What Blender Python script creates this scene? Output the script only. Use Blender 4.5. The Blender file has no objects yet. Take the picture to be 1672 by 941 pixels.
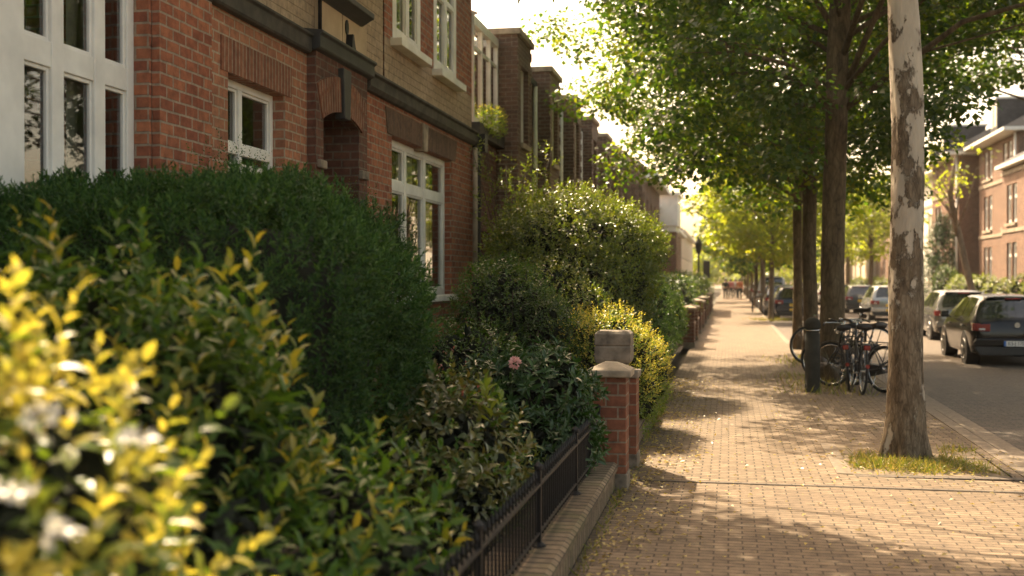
import bpy, bmesh, math, random
import numpy as np
from mathutils import Vector, Matrix, noise
R = math.radians
random.seed(7)
RNG = np.random.default_rng(11)
scene = bpy.context.scene
COL = scene.collection

# ------------------------------------------------------------------ materials
def new_mat(name):
    m = bpy.data.materials.new(name); m.use_nodes = True
    nt = m.node_tree; nt.nodes.clear()
    out = nt.nodes.new('ShaderNodeOutputMaterial')
    return m, nt, out

def N(nt, kind, **kw):
    n = nt.nodes.new(kind)
    for k, v in kw.items():
        if k in n.inputs: n.inputs[k].default_value = v
        else: setattr(n, k, v)
    return n

def c4(c): return (c[0], c[1], c[2], 1.0)

def ramp(nt, fac, stops, interp='LINEAR'):
    r = nt.nodes.new('ShaderNodeValToRGB'); r.color_ramp.interpolation = interp
    el = r.color_ramp.elements
    while len(el) < len(stops): el.new(0.5)
    for e, (p, c) in zip(el, stops):
        e.position = p; e.color = c4(c) if len(c) == 3 else c
    nt.links.new(fac, r.inputs['Fac'])
    return r.outputs['Color']

def coords(nt, which='Object', scale=(1, 1, 1)):
    t = nt.nodes.new('ShaderNodeTexCoord'); mp = nt.nodes.new('ShaderNodeMapping')
    mp.inputs['Scale'].default_value = scale
    nt.links.new(t.outputs[which], mp.inputs['Vector'])
    return mp.outputs['Vector']

def noise_tex(nt, vec, scale, detail=4, rough=.55):
    n = N(nt, 'ShaderNodeTexNoise', Scale=scale, Detail=detail, Roughness=rough)
    nt.links.new(vec, n.inputs['Vector'])
    return n.outputs['Fac']

def mixc(nt, fac, a, b, mode='MIX'):
    m = nt.nodes.new('ShaderNodeMix'); m.data_type = 'RGBA'; m.blend_type = mode
    def put(i, v):
        if isinstance(v, (tuple, list)): m.inputs[i].default_value = c4(v)
        elif isinstance(v, (int, float)): m.inputs[i].default_value = v
        else: nt.links.new(v, m.inputs[i])
    put(0, fac); put(6, a); put(7, b)
    return m.outputs[2]

def bsdf(nt, out, color, rough=.7, metal=0., spec=.5, bump=None, bstr=.3, bdist=.01, coat=0.):
    p = nt.nodes.new('ShaderNodeBsdfPrincipled')
    if isinstance(color, (tuple, list)): p.inputs['Base Color'].default_value = c4(color)
    else: nt.links.new(color, p.inputs['Base Color'])
    if isinstance(rough, (int, float)): p.inputs['Roughness'].default_value = rough
    else: nt.links.new(rough, p.inputs['Roughness'])
    p.inputs['Metallic'].default_value = metal
    p.inputs['Specular IOR Level'].default_value = spec
    p.inputs['Coat Weight'].default_value = coat
    if bump is not None:
        b = N(nt, 'ShaderNodeBump', Strength=bstr, Distance=bdist)
        nt.links.new(bump, b.inputs['Height']); nt.links.new(b.outputs['Normal'], p.inputs['Normal'])
    nt.links.new(p.outputs['BSDF'], out.inputs['Surface'])
    return p

def plain(name, c, rough=.6, metal=0., spec=.5, var=.25, scale=6., bstr=.15, coat=0., bscale=None):
    m, nt, out = new_mat(name)
    v = coords(nt)
    f = noise_tex(nt, v, scale)
    col = ramp(nt, f, [(.3, tuple(x * (1 - var) for x in c)), (.7, tuple(min(1, x * (1 + var * .6)) for x in c))])
    b = noise_tex(nt, v, bscale or scale * 9)
    bsdf(nt, out, col, rough, metal, spec, b, bstr, .004, coat)
    return m

def brick(name, c1, c2, mortar, bw=.21, bh=.092, ms=.011, dirt=(.03, .025, .02), dirt_amt=.55, squash=1, bdist=.008, offset=.5, freq=2, hue=.5, rough=.85, moss=None):
    m, nt, out = new_mat(name)
    t = nt.nodes.new('ShaderNodeUVMap')
    # slight wobble of the courses
    nz = N(nt, 'ShaderNodeTexNoise', Scale=5., Detail=2.)
    nt.links.new(t.outputs['UV'], nz.inputs['Vector'])
    sub = nt.nodes.new('ShaderNodeVectorMath'); sub.operation = 'SUBTRACT'; sub.inputs[1].default_value = (.5, .5, .5)
    nt.links.new(nz.outputs['Color'], sub.inputs[0])
    sc = nt.nodes.new('ShaderNodeVectorMath'); sc.operation = 'SCALE'; sc.inputs['Scale'].default_value = .012
    nt.links.new(sub.outputs[0], sc.inputs[0])
    add = nt.nodes.new('ShaderNodeVectorMath')
    nt.links.new(t.outputs['UV'], add.inputs[0]); nt.links.new(sc.outputs[0], add.inputs[1])
    b = nt.nodes.new('ShaderNodeTexBrick')
    b.offset = offset; b.offset_frequency = freq; b.squash = squash
    b.inputs['Scale'].default_value = 1.; b.inputs['Brick Width'].default_value = bw
    b.inputs['Row Height'].default_value = bh; b.inputs['Mortar Size'].default_value = ms
    b.inputs['Mortar Smooth'].default_value = .35; b.inputs['Bias'].default_value = 0.
    b.inputs['Color1'].default_value = c4(c1); b.inputs['Color2'].default_value = c4(c2); b.inputs['Mortar'].default_value = c4(mortar)
    nt.links.new(add.outputs[0], b.inputs['Vector'])
    ov = coords(nt)
    f1 = noise_tex(nt, ov, .9, 6, .65)
    f2 = noise_tex(nt, ov, 14., 4, .6)
    stain = ramp(nt, f1, [(.42, (0, 0, 0)), (.72, (1, 1, 1))])
    grain = ramp(nt, f2, [(.25, (.55, .55, .55)), (.75, (1.2, 1.17, 1.12))])
    col = mixc(nt, 1., b.outputs['Color'], grain, 'MULTIPLY')
    ml = N(nt, 'ShaderNodeMath', operation='MULTIPLY'); ml.inputs[1].default_value = dirt_amt
    nt.links.new(stain, ml.inputs[0])
    col = mixc(nt, ml.outputs[0], col, dirt)
    if moss:
        f3 = noise_tex(nt, ov, 2.6, 5, .6)
        col = mixc(nt, ramp(nt, f3, [(.52, (0, 0, 0)), (.7, (.7, .7, .7))]), col, moss)
    h = N(nt, 'ShaderNodeMath', operation='SUBTRACT'); h.inputs[0].default_value = 1.
    nt.links.new(b.outputs['Fac'], h.inputs[1])
    h2 = N(nt, 'ShaderNodeMath', operation='MULTIPLY_ADD'); h2.inputs[1].default_value = .35
    nt.links.new(f2, h2.inputs[0]); nt.links.new(h.outputs[0], h2.inputs[2])
    bsdf(nt, out, col, rough, 0, .25, h2.outputs[0], .9, bdist * 1.8)
    return m

def leaf(name, stops, transl=.45, gloss=.06, grough=.35, tr_tint=(1.5, 1.5, .5), patch=.35):
    """two-sided leaf: diffuse + translucent + a waxy glint, each leaf its own tone"""
    m, nt, out = new_mat(name)
    g = nt.nodes.new('ShaderNodeNewGeometry')
    n = len(stops)
    col = ramp(nt, g.outputs['Random Per Island'], [((i + .0) / max(1, n - 1), s) for i, s in enumerate(stops)])
    v = coords(nt)
    f = noise_tex(nt, v, 1.1, 3)
    sh = ramp(nt, f, [(.3, (1 - patch,) * 3), (.7, (1 + patch, 1 + patch, 1 + patch * .6))])
    col = mixc(nt, 1., col, sh, 'MULTIPLY')
    d = N(nt, 'ShaderNodeBsdfDiffuse', Roughness=.4); nt.links.new(col, d.inputs['Color'])
    t = nt.nodes.new('ShaderNodeBsdfTranslucent')
    nt.links.new(mixc(nt, 1., col, tr_tint, 'MULTIPLY'), t.inputs['Color'])
    mx = N(nt, 'ShaderNodeMixShader', Fac=transl)
    nt.links.new(d.outputs[0], mx.inputs[1]); nt.links.new(t.outputs[0], mx.inputs[2])
    gl = N(nt, 'ShaderNodeBsdfGlossy', Roughness=grough); gl.inputs['Color'].default_value = (1, 1, 1, 1)
    fr = nt.nodes.new('ShaderNodeLayerWeight'); fr.inputs['Blend'].default_value = .2
    ml = N(nt, 'ShaderNodeMath', operation='MULTIPLY_ADD'); ml.inputs[1].default_value = gloss * .9; ml.inputs[2].default_value = gloss * .35
    nt.links.new(fr.outputs['Fresnel'], ml.inputs[0])
    mx2 = nt.nodes.new('ShaderNodeMixShader')
    nt.links.new(ml.outputs[0], mx2.inputs[0]); nt.links.new(mx.outputs[0], mx2.inputs[1]); nt.links.new(gl.outputs[0], mx2.inputs[2])
    nt.links.new(mx2.outputs[0], out.inputs['Surface'])
    return m

def glass(name, tint=(.75, .8, .75), refl=.12):
    m, nt, out = new_mat(name)
    t = nt.nodes.new('ShaderNodeBsdfTransparent'); t.inputs['Color'].default_value = c4(tint)
    g = N(nt, 'ShaderNodeBsdfGlossy', Roughness=.02)
    fr = nt.nodes.new('ShaderNodeFresnel'); fr.inputs['IOR'].default_value = 1.5
    a = N(nt, 'ShaderNodeMath', operation='MULTIPLY_ADD'); a.inputs[1].default_value = 1.3; a.inputs[2].default_value = refl
    a.use_clamp = True
    nt.links.new(fr.outputs[0], a.inputs[0])
    mx = nt.nodes.new('ShaderNodeMixShader')
    v = coords(nt); f = noise_tex(nt, v, 1.6, 2)
    b = N(nt, 'ShaderNodeBump', Strength=.06, Distance=.02); nt.links.new(f, b.inputs['Height']); nt.links.new(b.outputs[0], g.inputs['Normal'])
    nt.links.new(a.outputs[0], mx.inputs[0]); nt.links.new(t.outputs[0], mx.inputs[1]); nt.links.new(g.outputs[0], mx.inputs[2])
    nt.links.new(mx.outputs[0], out.inputs['Surface'])
    return m

def car_paint(name, c, metal=.3, coat=.6):
    m, nt, out = new_mat(name)
    v = coords(nt); f = noise_tex(nt, v, 3.)
    col = ramp(nt, f, [(.3, tuple(x * .85 for x in c)), (.7, tuple(min(1, x * 1.1) for x in c))])
    bsdf(nt, out, col, .22, metal, .3, None, coat=coat)
    return m

def bark(name, base, dark, light, patch=None, zcut=None, wscale=9., bdist=.03):
    m, nt, out = new_mat(name)
    v = coords(nt, 'Object', (1, 1, .28))
    f = noise_tex(nt, v, wscale, 8, .7)
    vo = N(nt, 'ShaderNodeTexVoronoi', Scale=wscale * 1.6, feature='DISTANCE_TO_EDGE'); nt.links.new(v, vo.inputs['Vector'])
    col = ramp(nt, f, [(.32, dark), (.5, base), (.72, light)])
    vr = ramp(nt, vo.outputs['Distance'], [(0., (.45, .45, .45)), (.12, (1, 1, 1))])
    col = mixc(nt, .6, col, vr, 'MULTIPLY')
    hgt = f
    if patch:
        v2 = coords(nt, 'Object', (1, 1, .55))
        p = noise_tex(nt, v2, 4.4, 12, .68)
        # the plane tree sheds its bark: pale above, rough brown below
        sx = nt.nodes.new('ShaderNodeSeparateXYZ'); t = nt.nodes.new('ShaderNodeTexCoord'); nt.links.new(t.outputs['Object'], sx.inputs[0])
        mr = N(nt, 'ShaderNodeMapRange'); mr.inputs['From Min'].default_value = zcut[0]; mr.inputs['From Max'].default_value = zcut[1]
        mr.inputs['To Min'].default_value = -.085; mr.inputs['To Max'].default_value = .045
        nt.links.new(sx.outputs['Z'], mr.inputs['Value'])
        ad = N(nt, 'ShaderNodeMath', operation='ADD'); nt.links.new(p, ad.inputs[0]); nt.links.new(mr.outputs[0], ad.inputs[1])
        msk = ramp(nt, ad.outputs[0], [(.48, (0, 0, 0)), (.515, (1, 1, 1))])
        pc = ramp(nt, noise_tex(nt, v, 6., 6), [(.3, tuple(x * .6 for x in patch)), (.7, patch)])
        col = mixc(nt, msk, col, pc)
        hh = N(nt, 'ShaderNodeMath', operation='SUBTRACT'); nt.links.new(f, hh.inputs[0]); nt.links.new(msk, hh.inputs[1])
        hgt = hh.outputs[0]
    bsdf(nt, out, col, .9, 0, .15, hgt, .9, bdist)
    return m

M = {}
M['red_brick'] = brick('red_brick', (.44, .165, .085), (.26, .085, .05), (.36, .28, .21), dirt_amt=.3)
M['dark_brick'] = brick('dark_brick', (.18, .075, .048), (.12, .053, .037), (.19, .15, .115), dirt_amt=.55)
M['red_brick_weathered'] = brick('red_brick_weathered', (.42, .18, .10), (.30, .12, .072), (.42, .34, .25), dirt=(.2, .12, .07), dirt_amt=.5)
M['tan_brick'] = brick('tan_brick', (.47, .36, .25), (.415, .315, .215), (.30, .23, .155), bw=.34, bh=.105, ms=.006, dirt=(.12, .09, .06), dirt_amt=.5)
M['soldier_brick'] = brick('soldier_brick', (.30, .125, .07), (.2, .08, .05), (.36, .28, .21), bw=.8, bh=.075, ms=.009, offset=0, dirt_amt=.4)
M['dark_soldier'] = brick('dark_soldier', (.17, .095, .065), (.11, .06, .042), (.22, .17, .13), bw=.8, bh=.075, ms=.009, offset=0, dirt_amt=.4)
M['terrace_brick'] = brick('terrace_brick', (.20, .11, .075), (.14, .08, .058), (.27, .21, .16), bw=.23, bh=.085, ms=.012, dirt_amt=.5)
M['pier_brick'] = brick('pier_brick', (.31, .12, .065), (.20, .075, .045), (.29, .22, .16), bw=.20, bh=.098, ms=.009, dirt_amt=.6)
M['wall_brick'] = brick('wall_brick', (.30, .225, .15), (.2, .15, .1), (.07, .055, .04), bw=.105, bh=.36, ms=.012, offset=0, dirt_amt=.45, moss=(.10, .10, .04))
M['rear_brick'] = brick('rear_brick', (.25, .135, .085), (.18, .095, .06), (.4, .33, .27), dirt_amt=.3)
M['pale_brick'] = brick('pale_brick', (.46, .36, .27), (.38, .29, .21), (.4, .33, .27), dirt_amt=.3)
M['far_red_brick'] = brick('far_red_brick', (.23, .112, .07), (.165, .078, .05), (.36, .28, .22), dirt_amt=.3)
M['paver'] = brick('paver', (.27, .20, .135), (.175, .13, .09), (.06, .047, .034), bw=.185, bh=.075, ms=.006, dirt=(.13, .095, .065), dirt_amt=.6, bdist=.008)
M['paver_long'] = brick('paver_long', (.275, .207, .14), (.18, .135, .093), (.07, .055, .036), bw=.16, bh=.09, ms=.007, dirt=(.13, .095, .065), dirt_amt=.55, bdist=.008)
M['road_paver'] = brick('road_paver', (.17, .138, .108), (.13, .107, .087), (.09, .075, .06), bw=.21, bh=.105, ms=.007, dirt=(.10, .085, .07), dirt_amt=.5, bdist=.006)
M['kerb_stone'] = brick('kerb_stone', (.25, .2, .15), (.2, .16, .12), (.1, .08, .06), bw=.9, bh=4., ms=.008, dirt=(.2, .16, .12), dirt_amt=.5, bdist=.004)
M['stone'] = plain('stone', (.34, .27, .19), .85, var=.5, scale=5, bstr=.5)
M['old_stone'] = plain('old_stone', (.21, .17, .125), .9, var=.55, scale=9, bstr=.7, bscale=40)
M['sandstone'] = plain('sandstone', (.48, .36, .225), .85, var=.25, scale=2.2, bstr=.25)
M['black_stone'] = plain('black_stone', (.028, .027, .024), .55, var=.5, scale=6, bstr=.3)
M['grey_band'] = plain('grey_band', (.05, .043, .034), .7, var=.75, scale=5, bstr=.4)
M['white_paint'] = plain('white_paint', (.74, .72, .66), .5, var=.16, scale=4, bstr=.12)
M['white_wall'] = plain('white_wall', (.72, .68, .6), .8, var=.12, scale=2)
M['cream_wall'] = plain('cream_wall', (.6, .5, .38), .8, var=.15, scale=2)
M['slate'] = brick('slate', (.10, .10, .105), (.075, .075, .08), (.03, .03, .03), bw=.3, bh=.2, ms=.006, dirt_amt=.2)
M['red_tile'] = brick('red_tile', (.26, .10, .06), (.2, .075, .045), (.06, .03, .02), bw=.25, bh=.3, ms=.01, dirt_amt=.3)
M['roof_felt'] = plain('roof_felt', (.06, .06, .06), .9)
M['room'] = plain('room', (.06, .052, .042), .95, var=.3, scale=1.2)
M['curtain'] = plain('curtain', (.5, .47, .4), .9, var=.2, scale=4)
M['glass'] = glass('glass')
M['clear_glass'] = glass('clear_glass', (.9, .92, .9), .04)
M['car_glass'] = glass('car_glass', (.34, .37, .36), .16)
M['iron'] = plain('iron', (.010, .010, .011), .5, 0, .3, var=.4, scale=20, bstr=.2)
M['rubber'] = plain('rubber', (.014, .014, .014), .75)
M['black_plastic'] = plain('black_plastic', (.02, .02, .02), .5)
M['chrome'] = plain('chrome', (.55, .54, .52), .25, 1., var=.1, bstr=.02)
M['alloy'] = plain('alloy', (.38, .37, .36), .35, .9, var=.1)
M['red_lens'] = plain('red_lens', (.22, .012, .010), .2, var=.1, coat=.6)
M['amber_lens'] = plain('amber_lens', (.6, .22, .03), .25, var=.1)
M['clear_lens'] = plain('clear_lens', (.7, .7, .68), .2, var=.1)
M['plate_yellow'] = plain('plate_yellow', (.72, .46, .04), .45, var=.06)
M['plate_white'] = plain('plate_white', (.72, .7, .66), .45, var=.06)
M['plate_blue'] = plain('plate_blue', (.02, .12, .42), .45)
M['plate_ink'] = plain('plate_ink', (.02, .02, .025), .5)
M['leather'] = plain('leather', (.022, .016, .013), .5, var=.4)
M['bike_black'] = plain('bike_black', (.015, .015, .017), .3, var=.2, coat=.4)
M['bike_red'] = plain('bike_red', (.32, .02, .015), .35, var=.2, coat=.4)
M['bike_grey'] = plain('bike_grey', (.2, .2, .2), .35, .4)
M['bollard'] = plain('bollard', (.036, .033, .025), .8, 0, .15, var=.35, scale=7)
M['soil'] = plain('soil', (.045, .032, .022), .95, var=.5, scale=8, bstr=.8)
M['dirt'] = plain('dirt', (.20, .15, .095), .95, var=.4, scale=9, bstr=.7)
M['earth'] = plain('earth', (.12, .1, .07), .95, var=.4, scale=.4)
M['twig'] = plain('twig', (.07, .045, .028), .85, var=.4)
M['green_stem'] = plain('green_stem', (.11, .12, .03), .6, var=.3)
M['hedge_core'] = plain('hedge_core', (.014, .018, .008), .95, var=.5, scale=8)  # near black: the shade inside bushes is put into this colour
M['bark_plane'] = bark('bark_plane', (.16, .12, .08), (.06, .042, .028), (.30, .24, .17), patch=(.56, .48, .375), zcut=(1.3, 3.2), wscale=16, bdist=.02)
M['bark_brown'] = bark('bark_brown', (.12, .088, .052), (.055, .04, .026), (.19, .145, .09), wscale=8, bdist=.02)
M['bark_far'] = bark('bark_far', (.17, .125, .085), (.09, .065, .045), (.24, .18, .125), wscale=6)
# leaves
M['leaf_plane'] = leaf('leaf_plane', [(.028, .08, .012), (.05, .115, .014), (.085, .15, .016), (.14, .185, .02)], .52, .05, .4, (2.4, 2.0, .4))
M['leaf_plane_dark'] = leaf('leaf_plane_dark', [(.022, .06, .01), (.038, .085, .012), (.06, .11, .014), (.09, .13, .016)], .42, .05, .4, (1.7, 1.6, .5))  # darker copy of leaf_plane, shade of the canopy's right side put into colour
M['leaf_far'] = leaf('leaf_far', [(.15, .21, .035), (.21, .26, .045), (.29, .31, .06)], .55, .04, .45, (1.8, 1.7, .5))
M['leaf_yellow'] = leaf('leaf_yellow', [(.46, .42, .09), (.58, .49, .11), (.66, .54, .13), (.40, .40, .08)], .42, .03, .4, (1.25, 1.25, .6))
M['leaf_lime'] = leaf('leaf_lime', [(.12, .19, .035), (.19, .26, .045), (.29, .33, .06)], .42, .05, .4, (1.4, 1.35, .5))
M['leaf_tip'] = leaf('leaf_tip', [(.16, .20, .035), (.27, .27, .045), (.40, .33, .06)], .4, .05, .4, (1.4, 1.3, .5))
M['leaf_laurel'] = leaf('leaf_laurel', [(.045, .105, .022), (.065, .135, .026), (.09, .16, .03), (.12, .18, .034)], .35, .028, .38, (1.5, 1.5, .5))
M['leaf_dark'] = leaf('leaf_dark', [(.022, .06, .016), (.035, .085, .021), (.055, .11, .026)], .22, .09, .3, (1.4, 1.5, .5))
M['leaf_yew'] = leaf('leaf_yew', [(.018, .055, .016), (.045, .105, .026), (.09, .165, .036)], .2, .05, .45, (1.3, 1.5, .6))
M['leaf_brown'] = leaf('leaf_brown', [(.06, .09, .02), (.09, .115, .026), (.13, .135, .034), (.17, .14, .045)], .28, .1, .32, (1.4, 1.2, .5))
M['leaf_olive'] = leaf('leaf_olive', [(.065, .11, .02), (.115, .16, .026), (.19, .22, .034)], .42, .08, .35, (1.7, 1.55, .5))
M['leaf_hedge'] = leaf('leaf_hedge', [(.026, .066, .013), (.05, .10, .018), (.085, .14, .024)], .35, .07, .4, (1.5, 1.5, .5))
M['grass_blade'] = leaf('grass_blade', [(.11, .16, .03), (.17, .2, .042), (.28, .25, .08), (.3, .22, .1)], .45, .05, .4, (1.4, 1.3, .5))
M['fallen'] = leaf('fallen', [(.34, .26, .08), (.42, .34, .09), (.22, .14, .05), (.5, .42, .16)], .3, .05, .4, (1.2, 1.1, .6))
M['petal_white'] = leaf('petal_white', [(.62, .60, .54), (.7, .68, .62)], .3, .05, .4, (1, 1, .9), patch=.05)
M['petal_pink'] = leaf('petal_pink', [(.74, .42, .42), (.80, .55, .53)], .3, .05, .4, (1, .9, .9), patch=.1)
M['leaf_pink'] = leaf('leaf_pink', [(.35, .10, .08), (.42, .16, .12)], .35, .06, .4, (1.3, 1, .9), patch=.1)
M['skin'] = plain('skin', (.5, .32, .23), .6, var=.1)
M['hair'] = plain('hair', (.05, .03, .02), .6)
M['cloth_dark'] = plain('cloth_dark', (.03, .035, .045), .9)
M['cloth_pale'] = plain('cloth_pale', (.5, .5, .48), .9)
M['cloth_rust'] = plain('cloth_rust', (.4, .12, .06), .9)
M['cloth_rose'] = plain('cloth_rose', (.42, .13, .15), .9)

# ------------------------------------------------------------------ mesh building
class MB:
    def __init__(s): s.v = []; s.f = []; s.m = []
    def add(s, verts, faces, mi=0, mat=None):
        o = len(s.v)
        if mat is not None: verts = [mat @ Vector(v) for v in verts]
        s.v += [tuple(v) for v in verts]
        s.f += [tuple(i + o for i in f) for f in faces]; s.m += [mi] * len(faces)
        return s
    def box(s, x0, x1, y0, y1, z0, z1, mi=0, mat=None):
        v = [(x0, y0, z0), (x1, y0, z0), (x1, y1, z0), (x0, y1, z0), (x0, y0, z1), (x1, y0, z1), (x1, y1, z1), (x0, y1, z1)]
        f = [(0, 3, 2, 1), (4, 5, 6, 7), (0, 1, 5, 4), (1, 2, 6, 5), (2, 3, 7, 6), (3, 0, 4, 7)]
        return s.add(v, f, mi, mat)
    def tube(s, pts, rad, n=8, mi=0, cap=True, mat=None):
        pts = [Vector(p) for p in pts]
        if isinstance(rad, (int, float)): rad = [rad] * len(pts)
        vs = []; fs = []; up = None
        for i, p in enumerate(pts):
            d = (pts[min(i + 1, len(pts) - 1)] - pts[max(i - 1, 0)])
            d = d.normalized() if d.length > 1e-9 else Vector((0, 0, 1))
            if up is None:
                a = Vector((0, 0, 1)) if abs(d.z) < .9 else Vector((1, 0, 0))
                up = (a - d * a.dot(d)).normalized()
            else:
                u2 = up - d * up.dot(d)
                up = u2.normalized() if u2.length > 1e-6 else up
            b = d.cross(up)
            for k in range(n):
                t = 2 * math.pi * k / n
                vs.append(p + (up * math.cos(t) + b * math.sin(t)) * rad[i])
        for i in range(len(pts) - 1):
            for k in range(n):
                fs.append((i * n + k, i * n + (k + 1) % n, (i + 1) * n + (k + 1) % n, (i + 1) * n + k))
        if cap:
            fs.append(tuple(range(n - 1, -1, -1))); fs.append(tuple((len(pts) - 1) * n + k for k in range(n)))
        return s.add(vs, fs, mi, mat)
    def ring(s, c, axis, r, rt, n=28, k=6, mi=0, a0=0., a1=2 * math.pi, mat=None):
        """torus (or an arc of one) around axis"""
        c = Vector(c); ax = Vector(axis).normalized()
        a = Vector((0, 0, 1)) if abs(ax.z) < .9 else Vector((0, 1, 0))
        u = (a - ax * a.dot(ax)).normalized(); w = ax.cross(u)
        full = abs(a1 - a0 - 2 * math.pi) < 1e-6
        cnt = n if full else n + 1
        vs = []; fs = []
        for i in range(cnt):
            t = a0 + (a1 - a0) * i / n
            e = u * math.cos(t) + w * math.sin(t)
            for j in range(k):
                q = 2 * math.pi * j / k
                rr = rt if isinstance(rt, (int, float)) else rt[0]
                ra = rt if isinstance(rt, (int, float)) else rt[1]
                vs.append(c + e * (r + rr * math.cos(q)) + ax * (ra * math.sin(q)))
        for i in range(n):
            i2 = (i + 1) % cnt if full else i + 1
            for j in range(k):
                fs.append((i * k + j, i2 * k + j, i2 * k + (j + 1) % k, i * k + (j + 1) % k))
        return s.add(vs, fs, mi, mat)
    def lathe(s, prof, c=(0, 0, 0), n=20, mi=0, mat=None):
        vs = []; fs = []
        for r, z in prof:
            for k in range(n):
                t = 2 * math.pi * k / n
                vs.append((c[0] + r * math.cos(t), c[1] + r * math.sin(t), c[2] + z))
        for i in range(len(prof) - 1):
            for k in range(n):
                fs.append((i * n + k, i * n + (k + 1) % n, (i + 1) * n + (k + 1) % n, (i + 1) * n + k))
        fs.append(tuple(range(n - 1, -1, -1))); fs.append(tuple((len(prof) - 1) * n + k for k in range(n)))
        return s.add(vs, fs, mi, mat)
    def prism(s, poly, p0, p1, axis='y', mi=0, mat=None):
        """polygon (a, b) pushed along an axis; 'y': (x,z), 'x': (y,z), 'z': (x,y)"""
        n = len(poly)
        def P(a, b, t): return (a, t, b) if axis == 'y' else ((t, a, b) if axis == 'x' else (a, b, t))
        vs = [P(a, b, p0) for a, b in poly] + [P(a, b, p1) for a, b in poly]
        fs = [tuple(range(n)), tuple(range(2 * n - 1, n - 1, -1))] + [(i, n + i, n + (i + 1) % n, (i + 1) % n) for i in range(n)]
        return s.add(vs, fs, mi, mat)
    def build(s, name, mats, parent=None, smooth=False, bevel=0, local=False, uvrot=False):
        me = bpy.data.meshes.new(name); me.from_pydata(s.v, [], s.f); me.update()
        if not isinstance(mats, (list, tuple)): mats = [mats]
        for m in mats: me.materials.append(M[m] if isinstance(m, str) else m)
        if len(mats) > 1: me.polygons.foreach_set('material_index', s.m)
        bm = bmesh.new(); bm.from_mesh(me); bmesh.ops.recalc_face_normals(bm, faces=bm.faces)
        uv = bm.loops.layers.uv.new('UVMap')
        for f in bm.faces:
            n = f.normal; ax = max(range(3), key=lambda i: abs(n[i]))
            for l in f.loops:
                c = l.vert.co
                p = (c.y, c.z) if ax == 0 else ((c.x, c.z) if ax == 1 else (c.x, c.y))
                if uvrot: p = (p[1], p[0])
                l[uv].uv = p
            f.smooth = smooth
        bm.to_mesh(me); bm.free()
        o = bpy.data.objects.new(name, me); COL.objects.link(o)
        if bevel:
            b = o.modifiers.new('bevel', 'BEVEL'); b.width = bevel; b.segments = 2; b.limit_method = 'ANGLE'; b.angle_limit = R(40)
        if parent is not None: adopt(o, parent, local)
        return o

def adopt(o, parent, local=False):
    o.parent = parent
    if not local and parent.type == 'EMPTY':  # geometry given in world metres
        o.matrix_parent_inverse = Matrix.LocRotScale(parent.location, parent.rotation_euler, parent.scale).inverted()

def tag(o, label, cat, group=None):
    o['label'] = label; o['category'] = cat
    if group: o['group'] = group
    return o
def struct(o): o['kind'] = 'structure'; return o
def stuff(o, label, cat): tag(o, label, cat); o['kind'] = 'stuff'; return o
def thing(name, label, cat, loc=(0, 0, 0), rz=0., group=None, scale=1.):
    o = bpy.data.objects.new(name, None); COL.objects.link(o); o.empty_display_size = .2
    o.location = loc; o.rotation_euler = (0, 0, rz); o.scale = (scale,) * 3
    return tag(o, label, cat, group)
def dup(root, loc, rz=None, label=None, scale=None):
    r = root.copy(); COL.objects.link(r); r.location = loc
    if rz is not None: r.rotation_euler = (0, 0, rz)
    if scale is not None: r.scale = (scale,) * 3
    if label: r['label'] = label
    for ch in list(root.children):
        c = ch.copy(); COL.objects.link(c); c.parent = r; c.matrix_parent_inverse = ch.matrix_parent_inverse
        for gch in list(ch.children):
            d = gch.copy(); COL.objects.link(d); d.parent = c; d.matrix_parent_inverse = gch.matrix_parent_inverse
    return r

# ------------------------------------------------------------------ leaves
FOLD4 = (np.array([(0, 0, 0), (.42, .5, .13), (1, 0, -.08), (.42, -.5, .13)]), [(0, 2, 1), (0, 3, 2)])
BLADE = (np.array([(0, 0, 0), (.3, .42, .09), (.66, .36, .05), (1, 0, -.16), (.66, -.36, .05), (.3, -.42, .09), (.32, 0, 0), (.66, 0, -.03)]),
         [(0, 6, 1), (6, 7, 2, 1), (7, 3, 2), (0, 5, 6), (6, 5, 4, 7), (7, 4, 3)])
LOBED = (np.array([(0, 0, 0), (.18, .5, .1), (.5, .26, .03), (.62, .5, .06), (1, 0, -.1), (.62, -.5, .06), (.5, -.26, .03), (.18, -.5, .1)]),
         [(0, 2, 1), (0, 4, 3, 2), (0, 6, 5, 4), (0, 7, 6)])

def unit(a): return a / np.maximum(1e-9, np.linalg.norm(a, axis=-1, keepdims=True))

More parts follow.
